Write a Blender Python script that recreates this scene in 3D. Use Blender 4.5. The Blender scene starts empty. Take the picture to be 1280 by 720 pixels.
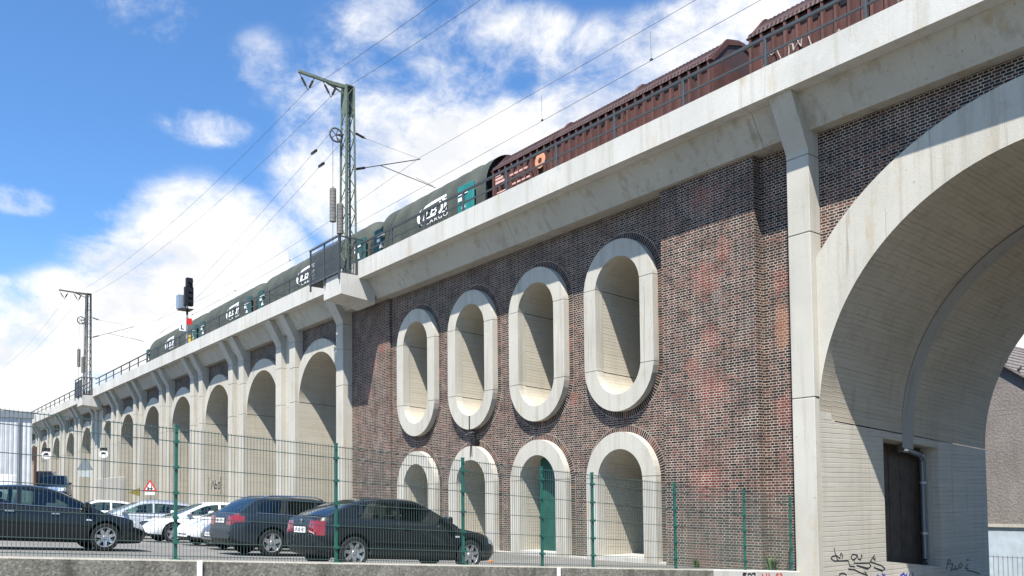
import bpy, bmesh, math, random
from mathutils import Vector, Matrix
from mathutils.geometry import tessellate_polygon
random.seed(7)
rad = math.radians
sc = bpy.context.scene
COL = sc.collection

# ------------------------------------------------------------------ helpers
class MB:
    """collects faces, then becomes ONE mesh object"""
    def __init__(s): s.v=[]; s.f=[]; s.uv=[]
    def add(s, vs, fs, uvs=None):
        o=len(s.v); s.v+= [tuple(v) for v in vs]
        for i,f in enumerate(fs):
            s.f.append(tuple(o+k for k in f))
            s.uv.append(uvs[i] if uvs else None)
    def box(s,x0,x1,y0,y1,z0,z1):
        s.add([(x0,y0,z0),(x1,y0,z0),(x1,y1,z0),(x0,y1,z0),(x0,y0,z1),(x1,y0,z1),(x1,y1,z1),(x0,y1,z1)],
              [(0,3,2,1),(4,5,6,7),(0,1,5,4),(1,2,6,5),(2,3,7,6),(3,0,4,7)])
    def cham(s,x0,x1,y0,y1,z0,z1,c):
        """box with its vertical and horizontal edges bevelled"""
        bm=bmesh.new(); bmesh.ops.create_cube(bm,size=1)
        for v in bm.verts: v.co=Vector(((x0+x1)/2+v.co.x*(x1-x0),(y0+y1)/2+v.co.y*(y1-y0),(z0+z1)/2+v.co.z*(z1-z0)))
        bmesh.ops.bevel(bm,geom=bm.edges[:],offset=c,segments=1,affect='EDGES',profile=.5)
        bm.verts.index_update()
        s.add([v.co[:] for v in bm.verts],[[v.index for v in f.verts] for f in bm.faces]); bm.free()
    def bar(s,p,q,w,h=None,up=(0,0,1)):
        h=h or w; p=Vector(p);q=Vector(q); d=(q-p).normalized(); up=Vector(up)
        if abs(d.dot(up))>.98: up=Vector((0,1,0))
        a=d.cross(up).normalized()*w/2; b=a.cross(d).normalized()*h/2
        s.add([p-a-b,p+a-b,p+a+b,p-a+b,q-a-b,q+a-b,q+a+b,q-a+b],
              [(0,3,2,1),(4,5,6,7),(0,1,5,4),(1,2,6,5),(2,3,7,6),(3,0,4,7)])
    def tube(s,pts,r,n=6,cap=True):
        pts=[Vector(p) for p in pts]; rings=[]
        for i,p in enumerate(pts):
            d=(pts[min(i+1,len(pts)-1)]-pts[max(i-1,0)]).normalized()
            up=Vector((0,0,1)) if abs(d.z)<.95 else Vector((0,1,0))
            a=d.cross(up).normalized(); b=a.cross(d)
            rr=r[i] if isinstance(r,(list,tuple)) else r
            rings.append([p+(a*math.cos(t)+b*math.sin(t))*rr for t in [2*math.pi*k/n for k in range(n)]])
        vs=[v for rg in rings for v in rg]; fs=[]
        for i in range(len(rings)-1):
            for k in range(n): fs.append((i*n+k,i*n+(k+1)%n,(i+1)*n+(k+1)%n,(i+1)*n+k))
        if cap: fs.append(tuple(range(n))[::-1]); fs.append(tuple((len(rings)-1)*n+k for k in range(n)))
        s.add(vs,fs)
    def cyl(s,p,q,r,n=16): s.tube([p,q],r,n)
    def lathe(s,prof,n=24,axis='y',c=(0,0,0)):
        """profile of (radius, along-axis) turned about the axis"""
        vs=[];fs=[];m=len(prof)
        for k in range(n):
            t=2*math.pi*k/n; ct,st=math.cos(t),math.sin(t)
            for r,a in prof:
                v={'y':(r*ct,a,r*st),'z':(r*ct,r*st,a),'x':(a,r*ct,r*st)}[axis]
                vs.append((v[0]+c[0],v[1]+c[1],v[2]+c[2]))
        for k in range(n):
            for i in range(m-1):
                a=k*m+i;b=((k+1)%n)*m+i; fs.append((a,b,b+1,a+1))
        s.add(vs,fs)
    def prism(s,poly,a0,a1,axis='x'):
        """polygon in the plane across the axis, extruded from a0 to a1"""
        n=len(poly)
        mk={'x':lambda u,v,a:(a,u,v),'y':lambda u,v,a:(u,a,v),'z':lambda u,v,a:(u,v,a)}[axis]
        vs=[mk(u,v,a0) for u,v in poly]+[mk(u,v,a1) for u,v in poly]
        tri=tessellate_polygon([[Vector((u,v,0)) for u,v in poly]])
        fs=[tuple(t) for t in tri]+[tuple(n+k for k in t[::-1]) for t in tri]
        fs+=[(k,(k+1)%n,n+(k+1)%n,n+k) for k in range(n)]
        s.add(vs,fs)
    def plate(s,loops,y0,y1,axis='y'):
        """outline with holes, extruded"""
        flat=[p for l in loops for p in l]; n=len(flat)
        mk={'x':lambda u,v,a:(a,u,v),'y':lambda u,v,a:(u,a,v)}[axis]
        tri=tessellate_polygon([[Vector((u,v,0)) for u,v in l] for l in loops])
        fs=[tuple(t) for t in tri]+[tuple(n+k for k in t[::-1]) for t in tri]
        o=0
        for l in loops:
            m=len(l); fs+=[(o+k,o+(k+1)%m,n+o+(k+1)%m,n+o+k) for k in range(m)]; o+=m
        s.add([mk(u,v,y0) for u,v in flat]+[mk(u,v,y1) for u,v in flat],fs)
    def build(s,name,mat,parent=None,org=None,smooth=False,ang=35,fix=True):
        me=bpy.data.meshes.new(name)
        o=Vector(org) if org is not None else (Vector(parent.location) if parent is not None and parent.get('world') else Vector((0,0,0)))
        me.from_pydata([Vector(v)-o for v in s.v],[],s.f)
        if any(u for u in s.uv):
            lay=me.uv_layers.new(name='UVMap')
            for p in me.polygons:
                u=s.uv[p.index]
                if u:
                    for j,li in enumerate(p.loop_indices): lay.data[li].uv=u[j]
        me.materials.append(mat)
        if fix:
            bm=bmesh.new(); bm.from_mesh(me); bmesh.ops.recalc_face_normals(bm,faces=bm.faces[:]); bm.to_mesh(me); bm.free()
        if smooth:
            me.shade_smooth(); me.set_sharp_from_angle(angle=rad(ang))
        ob=bpy.data.objects.new(name,me); COL.objects.link(ob)
        if parent is not None: ob.parent=parent
        else: ob.location=o
        return ob
def tag(o,label=None,cat=None,group=None,kind=None):
    if label: o['label']=label
    if cat: o['category']=cat
    if group: o['group']=group
    if kind: o['kind']=kind
    return o
def thing(name,label,cat,loc=(0,0,0),group=None,world=True,rz=0):
    """Empty at the base; with world=True its parts are given in world coordinates"""
    e=bpy.data.objects.new(name,None); e.empty_display_size=.3; e.location=loc; e.rotation_euler=(0,0,rz); COL.objects.link(e)
    if world: e['world']=1
    return tag(e,label,cat,group)
def sub(mb,name,mat,part,root,**k):
    """a sub-part given in the coordinates of the root"""
    o=mb.build(name,mat,None,org=root.location if root.get('world') else (0,0,0),**k); o.location=(0,0,0); o.parent=part; return o
def copy_tree(o,parent=None):
    c=o.copy(); COL.objects.link(c)
    if parent is not None: c.parent=parent
    for ch in list(o.children): copy_tree(ch,c)
    return c
def arc(cx,cz,r,t0,t1,n): return [(cx+r*math.cos(rad(t0+(t1-t0)*k/n)),cz+r*math.sin(rad(t0+(t1-t0)*k/n))) for k in range(n+1)]
def text_mesh(txt,size,name,mat,M,parent,extr=.002,shear=0,align='CENTER',space=1.0):
    cu=bpy.data.curves.new(name,'FONT'); cu.body=txt; cu.size=size; cu.extrude=extr; cu.align_x=align; cu.align_y='CENTER'; cu.shear=shear; cu.space_character=space; cu.resolution_u=3
    ob=bpy.data.objects.new(name,cu); COL.objects.link(ob)
    dg=bpy.context.evaluated_depsgraph_get(); me=bpy.data.meshes.new_from_object(ob.evaluated_get(dg)); bpy.data.objects.remove(ob); bpy.data.curves.remove(cu)
    me.transform(M); me.materials.clear(); me.materials.append(mat)
    o=bpy.data.objects.new(name,me); COL.objects.link(o); o.parent=parent; return o

# ------------------------------------------------------------------ materials
class NT:
    def __init__(s,name,rough=.8,spec=.3,metal=0):
        s.m=bpy.data.materials.new(name); s.m.use_nodes=True; s.t=s.m.node_tree; s.N=s.t.nodes; s.L=s.t.links
        s.b=s.N['Principled BSDF']; s.b.inputs['Roughness'].default_value=rough; s.b.inputs['Specular IOR Level'].default_value=spec; s.b.inputs['Metallic'].default_value=metal
    def n(s,typ,**kw):
        nd=s.N.new(typ)
        for k,v in kw.items():
            if k.startswith('i_'):
                key=k[2:]; key=int(key) if key.isdigit() else key.replace('_',' ')
                if hasattr(v,'is_linked') or isinstance(v,bpy.types.NodeSocket): s.L.new(v,nd.inputs[key])
                else: nd.inputs[key].default_value=v
            else: setattr(nd,k,v)
        return nd
    def math(s,op,a,b=0,c=0,clamp=False):
        nd=s.N.new('ShaderNodeMath'); nd.operation=op; nd.use_clamp=clamp
        for i,x in enumerate((a,b,c)):
            if isinstance(x,bpy.types.NodeSocket): s.L.new(x,nd.inputs[i])
            else: nd.inputs[i].default_value=x
        return nd.outputs[0]
    def mix(s,f,a,b,mode='MIX'):
        nd=s.N.new('ShaderNodeMix'); nd.data_type='RGBA'; nd.blend_type=mode
        for i,x in ((0,f),(6,a),(7,b)):
            if isinstance(x,bpy.types.NodeSocket): s.L.new(x,nd.inputs[i])
            else: nd.inputs[i].default_value=x if i==0 else (*x,1) if len(x)==3 else x
        return nd.outputs[2]
    def pos(s): 
        if not hasattr(s,'_p'): s._p=s.N.new('ShaderNodeNewGeometry').outputs['Position']
        return s._p
    def sep(s,v): return s.n('ShaderNodeSeparateXYZ',i_0=v).outputs
    def com(s,x,y,z):
        nd=s.N.new('ShaderNodeCombineXYZ')
        for i,q in enumerate((x,y,z)):
            if isinstance(q,bpy.types.NodeSocket): s.L.new(q,nd.inputs[i])
            else: nd.inputs[i].default_value=q
        return nd.outputs[0]
    def noise(s,vec,scale,detail=4,rough=.55,dim='3D'):
        return s.n('ShaderNodeTexNoise',noise_dimensions=dim,i_Vector=vec,i_Scale=scale,i_Detail=detail,i_Roughness=rough).outputs['Fac']
    def ramp(s,f,a,b,lo=0.,hi=1.): 
        nd=s.n('ShaderNodeMapRange',i_0=f,i_1=a,i_2=b,i_3=lo,i_4=hi); return nd.outputs[0]
    def scale(s,v,x,y,z):
        nd=s.n('ShaderNodeVectorMath',operation='MULTIPLY',i_0=v); nd.inputs[1].default_value=(x,y,z); return nd.outputs[0]
    def col(s,c):
        if isinstance(c,bpy.types.NodeSocket): s.L.new(c,s.b.inputs['Base Color'])
        else: s.b.inputs['Base Color'].default_value=(*c,1)
    def bump(s,h,st=.3,d=.01):
        nd=s.n('ShaderNodeBump',i_Height=h,i_Strength=st,i_Distance=d); s.L.new(nd.outputs[0],s.b.inputs['Normal'])
def plain(name,c,rough=.6,spec=.3,metal=0,var=.12,scale=6.,coat=0,emit=0):
    m=NT(name,rough,spec,metal); f=m.noise(m.n('ShaderNodeTexCoord').outputs['Object'],scale,5,.6)
    m.col(m.mix(m.ramp(f,.3,.7),tuple(x*(1-var) for x in c),tuple(min(1,x*(1+var)) for x in c)))
    if coat: m.b.inputs['Coat Weight'].default_value=coat; m.b.inputs['Coat Roughness'].default_value=.04
    return m.m
def concrete(name,base,boards=None,dirt=1.,warm=(1,1,1),uv=False):
    m=NT(name,.85,.25); p=m.pos(); x,y,z=m.sep(p)
    big=m.noise(p,.45,5,.6); mid=m.noise(p,2.3,6,.65); fine=m.noise(p,38,3,.6)
    st=m.noise(m.scale(p,3.2,3.2,.22),1,5,.6)
    dark=tuple(b*.62 for b in base); c=m.mix(m.ramp(big,.25,.75),tuple(b*.86 for b in base),tuple(b*1.08 for b in base))
    c=m.mix(m.math('MULTIPLY',m.ramp(st,.52,.75),.42*dirt),c,(base[0]*.62,base[1]*.58,base[2]*.5))
    c=m.mix(m.math('MULTIPLY',m.ramp(mid,.6,.78),.35*dirt),c,(base[0]*.66,base[1]*.62,base[2]*.55))
    c=m.mix(m.math('MULTIPLY',m.ramp(mid,.42,.2),.3*dirt),c,(base[0]*1.12,base[1]*1.13,base[2]*1.15))
    c=m.mix(m.ramp(fine,.35,.65),m.mix(1,c,(.9,.9,.9),'MULTIPLY'),c)
    h=fine
    pit=m.noise(p,13,3,.75); c=m.mix(m.math('MULTIPLY',m.ramp(pit,.66,.73),.55*dirt),c,dark)
    rust=m.noise(m.scale(p,1.1,1.1,.35),1.7,6,.65); c=m.mix(m.math('MULTIPLY',m.ramp(rust,.6,.74),.45*dirt),c,(base[0]*.80,base[1]*.66,base[2]*.46))
    drip=m.noise(m.scale(p,7,7,.18),1,3,.7); c=m.mix(m.math('MULTIPLY',m.ramp(drip,.66,.72),.38*dirt),c,(base[0]*.5,base[1]*.47,base[2]*.40))
    vor=m.n('ShaderNodeTexVoronoi',i_Vector=p,i_Scale=1.5).outputs['Distance']
    c=m.mix(m.math('MULTIPLY',m.ramp(vor,.055,.035),.75),c,dark)
    if boards:
        if uv:
            u,v,_=m.sep(m.n('ShaderNodeTexCoord').outputs['UV']); cc=u; along=m.com(m.math('MULTIPLY',u,9),m.math('MULTIPLY',v,.55),0)
        else: cc=z; along=m.com(m.math('MULTIPLY',x,.6),m.math('MULTIPLY',y,.6),m.math('MULTIPLY',z,9))
        k=m.math('DIVIDE',cc,boards); fr=m.math('FRACT',k); fl=m.math('FLOOR',k)
        tone=m.n('ShaderNodeTexWhiteNoise',noise_dimensions='1D',i_W=fl).outputs[0]
        line=m.ramp(m.math('ABSOLUTE',m.math('SUBTRACT',fr,.5)),.40,.47)
        msk=m.ramp(m.noise(along,1,4,.6),.43,.62)
        c=m.mix(m.math('MULTIPLY',m.math('MULTIPLY',line,msk),.75),c,tuple(b*.42 for b in base))
        c=m.mix(m.math('MULTIPLY',tone,.22),c,tuple(b*.66*w for b,w in zip(base,(1.02,.97,.88))))
        grain=m.noise(m.com(m.math('MULTIPLY',cc,26),m.math('MULTIPLY',(v if uv else m.math('ADD',x,y)),.5),0),1,4,.6)
        c=m.mix(m.math('MULTIPLY',m.ramp(grain,.5,.7),.3),c,tuple(b*.55 for b in base))
        h=m.math('ADD',m.math('MULTIPLY',line,-1.5),m.math('ADD',m.math('MULTIPLY',tone,.5),m.math('MULTIPLY',fine,.3)))
    if warm!=(1,1,1): c=m.mix(1,c,warm,'MULTIPLY')
    m.col(c); m.bump(h,.35,.012); return m.m
SPOTS=[(-15.5,8.3,.5),(-15.4,5.1,.5),(-15.6,2.4,.55),(-15.5,10.7,.5),(-14.9,9.0,.3),(-16.0,5.8,.3),(-15.4,6.6,.3),(-36.1,7.2,.4),(-34.6,9.2,.4),(-21.6,5.4,.3),(-15.8,.2,.45),(-13.2,7.8,.3),(-13.2,4.3,.35),(-35.5,8.4,.35)]
def brick(name,radial=False,dark=1.):
    m=NT(name,.86,.25); p=m.pos(); x,y,z=m.sep(p)
    if radial:
        u,v,_=m.sep(m.n('ShaderNodeTexCoord').outputs['UV']); vec=m.com(v,u,0)
    else:
        nx=m.sep(m.n('ShaderNodeNewGeometry').outputs['True Normal'])[0]
        side=m.math('GREATER_THAN',m.math('ABSOLUTE',nx),.5)
        mixu=m.n('ShaderNodeMix',data_type='FLOAT'); m.L.new(side,mixu.inputs[0]); m.L.new(x,mixu.inputs[2]); m.L.new(y,mixu.inputs[3])
        vec=m.com(mixu.outputs[0],z,0)
    wob=m.noise(vec,5,3,.5); vec2=m.n('ShaderNodeVectorMath',operation='ADD',i_0=vec,i_1=m.com(m.math('MULTIPLY',m.math('SUBTRACT',wob,.5),.03),m.math('MULTIPLY',m.math('SUBTRACT',wob,.5),.012),0)).outputs[0]
    t=m.n('ShaderNodeTexBrick',i_Vector=vec2,i_Scale=1.0); t.offset=0 if radial else .5
    if not radial: t.offset_frequency=2; t.squash=.5; t.squash_frequency=2
    t.inputs['Color1'].default_value=(0,0,0,1); t.inputs['Color2'].default_value=(1,1,1,1); t.inputs['Mortar'].default_value=(.5,.5,.5,1)
    t.inputs['Mortar Size'].default_value=.0095; t.inputs['Mortar Smooth'].default_value=.1; t.inputs['Brick Width'].default_value=.25 if radial else .235; t.inputs['Row Height'].default_value=.074 if not radial else .085; t.inputs['Bias'].default_value=0
    r=m.n('ShaderNodeSeparateColor',i_0=t.outputs['Color']).outputs[0]; mort=m.math('MULTIPLY',t.outputs['Fac'],m.ramp(m.noise(p,2.6,5,.7),.30,.58,.5,1.0))
    cr=m.n('ShaderNodeValToRGB',i_0=r); e=cr.color_ramp
    cols=[(0,(.012,.009,.010)),(.32,(.022,.014,.014)),(.56,(.052,.024,.020)),(.77,(.105,.042,.032)),(.91,(.170,.068,.048)),(1,(.075,.048,.044))]
    e.elements[0].position=0; e.elements[0].color=(*cols[0][1],1); e.elements[1].position=1; e.elements[1].color=(*cols[-1][1],1)
    for q,c in cols[1:-1]: el=e.elements.new(q); el.color=(*c,1)
    c=cr.outputs[0]
    zone=m.noise(p,.55,5,.6)
    # darker, sooty zones and paler washed ones
    c=m.mix(m.math('MULTIPLY',m.ramp(zone,.46,.28),.75),c,(.028,.024,.026))
    c=m.mix(m.math('MULTIPLY',m.ramp(zone,.55,.75),.45),c,(.19,.085,.065))
    soot=m.noise(m.scale(p,1.6,1.6,.16),1,5,.6); c=m.mix(m.math('MULTIPLY',m.ramp(soot,.54,.70),.6),c,(.022,.018,.019)); salt=m.noise(m.scale(p,1,1,.5),1.3,6,.65); c=m.mix(m.math('MULTIPLY',m.ramp(salt,.60,.74),.45),c,(.24,.215,.20))
    c=m.mix(m.math('MULTIPLY',m.ramp(z,10.2,11.6),.55),c,(.03,.026,.028))  # brick colour darkens towards the top of the wall
    # patches re-laid in new red brick
    wz=m.noise(vec,4.,4,.6); acc=None
    for sx,sz,sr in SPOTS if not radial else []:
        d=m.math('SQRT',m.math('ADD',m.math('POWER',m.math('SUBTRACT',x,sx),2),m.math('POWER',m.math('SUBTRACT',z,sz),2)))
        f=m.ramp(m.math('ADD',d,m.math('MULTIPLY',m.math('SUBTRACT',wz,.5),sr*2.4)),sr*1.5,sr*.3)
        acc=f if acc is None else m.math('MAXIMUM',acc,f)
    if acc is not None: c=m.mix(m.math('MULTIPLY',m.ramp(m.math('SUBTRACT',acc,m.math('MULTIPLY',r,.8)),.06,.12),.85),c,m.mix(r,(.13,.030,.024),(.24,.062,.044)))
    if not radial:
        d=m.math('ADD',m.math('POWER',m.math('SUBTRACT',x,-13.25),2),m.math('POWER',m.math('MULTIPLY',m.math('SUBTRACT',z,6.6),.35),2))
        c=m.mix(m.math('MULTIPLY',m.ramp(m.math('ADD',d,m.math('MULTIPLY',m.math('SUBTRACT',wz,.5),.12)),.07,.03),.8),c,(.30,.12,.06))
    # low courses bleached by splash water, moss
    bv=m.n('ShaderNodeTexWhiteNoise',noise_dimensions='1D',i_W=m.math('MULTIPLY',r,917.3)).outputs[0]; c=m.mix(m.math('MULTIPLY',bv,.5),c,m.mix(1,c,(.45,.42,.42),'MULTIPLY'))
    lowm=m.math('MULTIPLY',m.ramp(m.math('ADD',z,m.math('MULTIPLY',wz,1.2)),2.6,.9),.4)
    c=m.mix(lowm,c,(.17,.155,.12))
    mc=m.mix(m.ramp(m.noise(p,1.6,4,.6),.3,.7),(.27,.225,.18),(.51,.435,.35))
    mc=m.mix(m.math('MULTIPLY',m.ramp(zone,.45,.3),.35),mc,(.22,.2,.165))
    mc=m.mix(lowm,mc,(.22,.21,.17))
    fine=m.noise(p,60,2,.5)
    c=m.mix(m.ramp(fine,.3,.7),m.mix(1,c,(.78,.78,.78),'MULTIPLY'),c)
    c=m.mix(mort,c,mc)
    m.col(c); m.bump(m.math('SUBTRACT',m.math('MULTIPLY',fine,.25),mort),.5,.012); return m.m
def carpaint(name,c,metal=0.):
    m=NT(name,.32,.5,metal); m.col(c); m.b.inputs['Specular IOR Level'].default_value=.2; m.b.inputs['Coat Weight'].default_value=.6; m.b.inputs['Coat Roughness'].default_value=.04
    f=m.noise(m.n('ShaderNodeTexCoord').outputs['Object'],3,4,.6); m.L.new(m.ramp(f,.3,.7,.26,.42),m.b.inputs['Roughness']); return m.m
def glassmat(name,tint,fac=.55):
    m=NT(name); tr=m.n('ShaderNodeBsdfTransparent'); tr.inputs[0].default_value=(*tint,1)
    gl=m.n('ShaderNodeBsdfGlossy'); gl.inputs['Roughness'].default_value=.03; gl.inputs[0].default_value=(.9,.95,1,1)
    fr=m.n('ShaderNodeFresnel',i_IOR=1.5); mx=m.N.new('ShaderNodeMixShader'); m.L.new(m.math('MULTIPLY_ADD',fr.outputs[0],1.0,.03),mx.inputs[0]); m.L.new(tr.outputs[0],mx.inputs[1]); m.L.new(gl.outputs[0],mx.inputs[2])
    m.L.new(mx.outputs[0],m.N['Material Output'].inputs[0]); return m.m

M={}
M['conc']=concrete('pale_concrete',(.46,.435,.375),dirt=1.6)
M['fascia']=concrete('parapet_concrete',(.52,.505,.46),dirt=1.5)
M['beam']=concrete('cornice_concrete',(.43,.405,.345),dirt=2.0)
M['board']=concrete('board_marked_concrete',(.47,.44,.375),boards=.125)
M['soffit']=concrete('board_marked_soffit',(.41,.365,.29),boards=.125,uv=True,dirt=1.2)
M['lining']=concrete('board_marked_lining',(.49,.45,.365),boards=.11,uv=True)
M['brick']=brick('dark_clinker_brick'); M['brickring']=brick('radial_brick',True)
M['joint']=plain('joint_filler',(.03,.03,.03),.9)
M['greyband']=concrete('grey_repair_mortar',(.31,.30,.28),dirt=1.0)
M['doorpanel']=plain('rusty_dark_steel',(.055,.040,.029),.7,var=.4,scale=3)
M['rail']=plain('grey_railing_paint',(.048,.056,.064),.6,.3)
M['green']=plain('green_fence_coating',(.012,.105,.075),.4,.5)
M['greenwire']=plain('dark_green_wire',(.05,.085,.075),.45,.5)
M['mast']=plain('grey_green_mast_paint',(.12,.15,.115),.65,.3,var=.25)
M['mast2']=plain('weathered_mast_paint',(.10,.105,.10),.65,.3,var=.25)
M['steel']=plain('dark_steel',(.05,.052,.055),.5,.4)
M['galv']=plain('galvanised_steel',(.42,.44,.46),.35,.5,.7)
M['insul']=plain('brown_porcelain',(.035,.022,.018),.25,.5)
M['weight']=plain('concrete_weight',(.16,.155,.14),.85,var=.3)
M['white']=plain('white_paint',(.78,.78,.76),.5)
M['black']=plain('black_plastic',(.012,.012,.013),.5)
M['redp']=plain('red_paint',(.55,.03,.03),.45)
M['yellow']=plain('yellow_paint',(.62,.42,.05),.5)
M['olive']=plain('olive_cloth',(.25,.20,.05),.8)
M['rubber']=plain('tyre_rubber',(.016,.016,.017),.8,.2)
M['alloy']=plain('alloy_rim',(.50,.51,.52),.3,.5,.75)
M['dkrim']=plain('rim_shadow',(.02,.02,.022),.7)
M['plate']=plain('number_plate_white',(.75,.76,.74),.4)
M['chrome']=plain('chrome_trim',(.65,.66,.68),.15,.5,.95,var=.03)
M['head']=plain('headlight_lens',(.42,.45,.48),.12,.5,0,coat=1,var=.35,scale=14)
M['tail']=plain('taillight_lens',(.20,.004,.006),.12,.6,coat=1)
M['orangel']=plain('indicator_lens',(.7,.22,.03),.2,.5)
M['glass']=glassmat('tinted_car_glass',(.36,.46,.42))
M['glassdk']=glassmat('dark_car_glass',(.10,.13,.15))
M['inner']=plain('dark_car_interior',(.03,.03,.032),.85)
M['ink']=plain('black_spray_paint',(.015,.015,.016),.7); M['inkblue']=plain('blue_spray_paint',(.03,.035,.32),.7); M['inkred']=plain('red_spray_paint',(.5,.07,.04),.7)
M['tarp']=None

def asphalt(name,c):
    m=NT(name,.9,.25); p=m.pos(); a=m.noise(p,.35,5,.6); b=m.noise(p,70,3,.6); cr=m.n('ShaderNodeTexVoronoi',i_Vector=p,i_Scale=.5,feature='DISTANCE_TO_EDGE').outputs[0]
    k=m.mix(m.ramp(a,.3,.7),tuple(x*.8 for x in c),tuple(x*1.2 for x in c)); k=m.mix(m.ramp(b,.3,.7),m.mix(1,k,(.7,.7,.7),'MULTIPLY'),k)
    k=m.mix(m.math('MULTIPLY',m.ramp(cr,.012,.004),.6),k,tuple(x*.4 for x in c)); m.col(k); m.bump(b,.3,.01); return m.m
M['lot']=asphalt('worn_asphalt',(.185,.178,.165)); M['street']=asphalt('street_asphalt',(.17,.163,.15))
def wallmat():
    m=NT('rough_aggregate_concrete',.92,.2); p=m.pos(); x,y,z=m.sep(p)
    v=m.n('ShaderNodeTexVoronoi',i_Vector=p,i_Scale=30.).outputs['Color']; g=m.n('ShaderNodeSeparateColor',i_0=v).outputs[0]; a=m.noise(p,1.3,6,.65); s=m.noise(m.scale(p,2,2,.4),1.6,5,.6); sp=m.noise(p,22,4,.7)
    c=m.mix(m.ramp(a,.3,.7),(.12,.112,.09),(.23,.215,.18)); c=m.mix(m.math('MULTIPLY',m.ramp(g,.5,1),.5),c,(.36,.34,.29)); c=m.mix(m.math('MULTIPLY',m.ramp(s,.5,.72),.85),c,(.045,.045,.036)); c=m.mix(m.math('MULTIPLY',m.ramp(sp,.52,.66),.7),c,(.04,.038,.03))
    nz=m.sep(m.n('ShaderNodeNewGeometry').outputs['True Normal'])[2]; top=m.math('GREATER_THAN',nz,.5); c=m.mix(m.math('MULTIPLY',top,.6),c,(.36,.345,.30))
    m.col(c); m.bump(sp,.6,.02); return m.m
M['wall']=wallmat()
def stripes(name,c,period,axis,depth=.5,rough=.6,amp=.02,dirt=.2):
    """painted sheet metal with pressed ribs"""
    m=NT(name,rough,.35); o=m.n('ShaderNodeTexCoord').outputs['Object']; q=m.sep(o)[axis]; w=m.math('SINE',m.math('MULTIPLY',q,2*math.pi/period)); a=m.noise(o,1.2,5,.6); b=m.noise(m.scale(o,4,4,.5),1.5,5,.6)
    k=m.mix(m.ramp(a,.3,.7),tuple(x*.85 for x in c),tuple(x*1.12 for x in c)); k=m.mix(m.math('MULTIPLY',m.ramp(b,.5,.75),dirt),k,tuple(x*.45 for x in c)); m.col(k); m.bump(w,depth,amp); return m.m
M['cladding']=stripes('white_trapezoid_cladding',(.56,.57,.58),.25,1)
M['roofsheet']=stripes('brown_roof_sheet',(.062,.034,.029),.14,0,.5)

# ------------------------------------------------------------------ terrain
def smooth(a,b,t): t=max(0,min(1,(t-a)/(b-a))); return t*t*(3-2*t)
def lotz(x,y): return -.0625*y*(1 if y<0 else 0)+1.55*smooth(-40,-62,x)
def streetz(x,y): return -.9-.0688*max(-45,min(12.5,y))
def sheet(name,mat,xs,ys,fz,kind='structure'):
    mb=MB(); vs=[(x,y,fz(x,y)) for y in ys for x in xs]; n=len(xs)
    mb.add(vs,[(j*n+i,j*n+i+1,(j+1)*n+i+1,(j+1)*n+i) for j in range(len(ys)-1) for i in range(n-1)])
    return tag(mb.build(name,mat,fix=False,smooth=True),kind=kind)
def lin(a,b,n): return [a+(b-a)*k/n for k in range(n+1)]
sheet('parking_lot',M['lot'],lin(-145,-12.9,56),lin(-45,.9,24),lotz)
sheet('street',M['street'],lin(-12.45,24,8),lin(-45,60,42),streetz)
mg=plain('dry_verge_ground',(.10,.10,.07),.95,var=.4,scale=.8)
g=MB(); g.box(-1500,1500,-1500,1500,-3.2,-2.6); tag(g.build('ground',mg),kind='structure')
# painted bay lines on the lot
bl=MB()
for k in range(12):
    x=-14.6-2.55*k
    for y0,y1 in ((-11.6,-6.6),):
        bl.add([(x-.05,y0,lotz(x,y0)+.006),(x+.05,y0,lotz(x,y0)+.006),(x+.05,y1,lotz(x,y1)+.006),(x-.05,y1,lotz(x,y1)+.006)],[(0,1,2,3)])
tag(bl.build('parking_bay_lines',plain('worn_road_paint',(.45,.45,.43),.8,var=.4,scale=9),fix=False),kind='structure')

# ------------------------------------------------------------------ viaduct
V=thing('railway_viaduct','long railway viaduct of dark brick and pale concrete with oval and round arched openings','viaduct')
ZB=-2.4           # foundations
def pier(x0,x1,zb=ZB,joints=(10.72,8.72,4.52)):
    mb=MB(); g=.012
    prof=[(0,10.85),(-.70,12.165),(.9,12.165),(.9,10.85)]
    zs=[zb]+sorted(joints)
    for i in range(len(zs)-1): mb.cham(x0,x1,0,.9,zs[i]+g,zs[i+1]-g,.012)
    mb.prism([(0,zs[-1]+g),(0,10.85),(-.70,12.165),(.9,12.165),(.9,zs[-1]+g)],x0,x1)
    mb.box(x0+.03,x1-.03,.03,.88,zb,10.75)
    return mb
pier(-12.61,-11.97).build('pier',M['conc'],V)
pier(-.93,-.29).build('pier',M['conc'],V)
J2=(10.72,9.5,7.42)
pier(-38.42,-37.67,-.3,(10.72,9.5,7.7)).build('pier',M['conc'],V)
p0=pier(-46.0,-45.25,-.3,J2).build('pier',M['conc'],V)
p1=pier(-44.12,-43.37,-.3,(10.72,9.3,7.42)).build('pier',M['conc'],V)
BAYX=[0]+[-7.68*k for k in range(1,6)]
PAIRS=[7.68*k for k in range(6)]+[46.6+8.0*k for k in range(6)]
inf=MB(); inf.box(-45.25,-44.12,.3,.9,-.3,11.34); infill=inf.build('pier_infill',M['board'],V)
for s in PAIRS[1:]:
    for o in (p0,p1,infill):
        c=o.copy(); COL.objects.link(c); c.location=(-s,0,0)
# far abutment beyond the last bay
ab=MB(); ab.box(-170,-136.2,.35,9.5,-.3,11.34); ab.build('abutment',M['board'],V)

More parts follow.
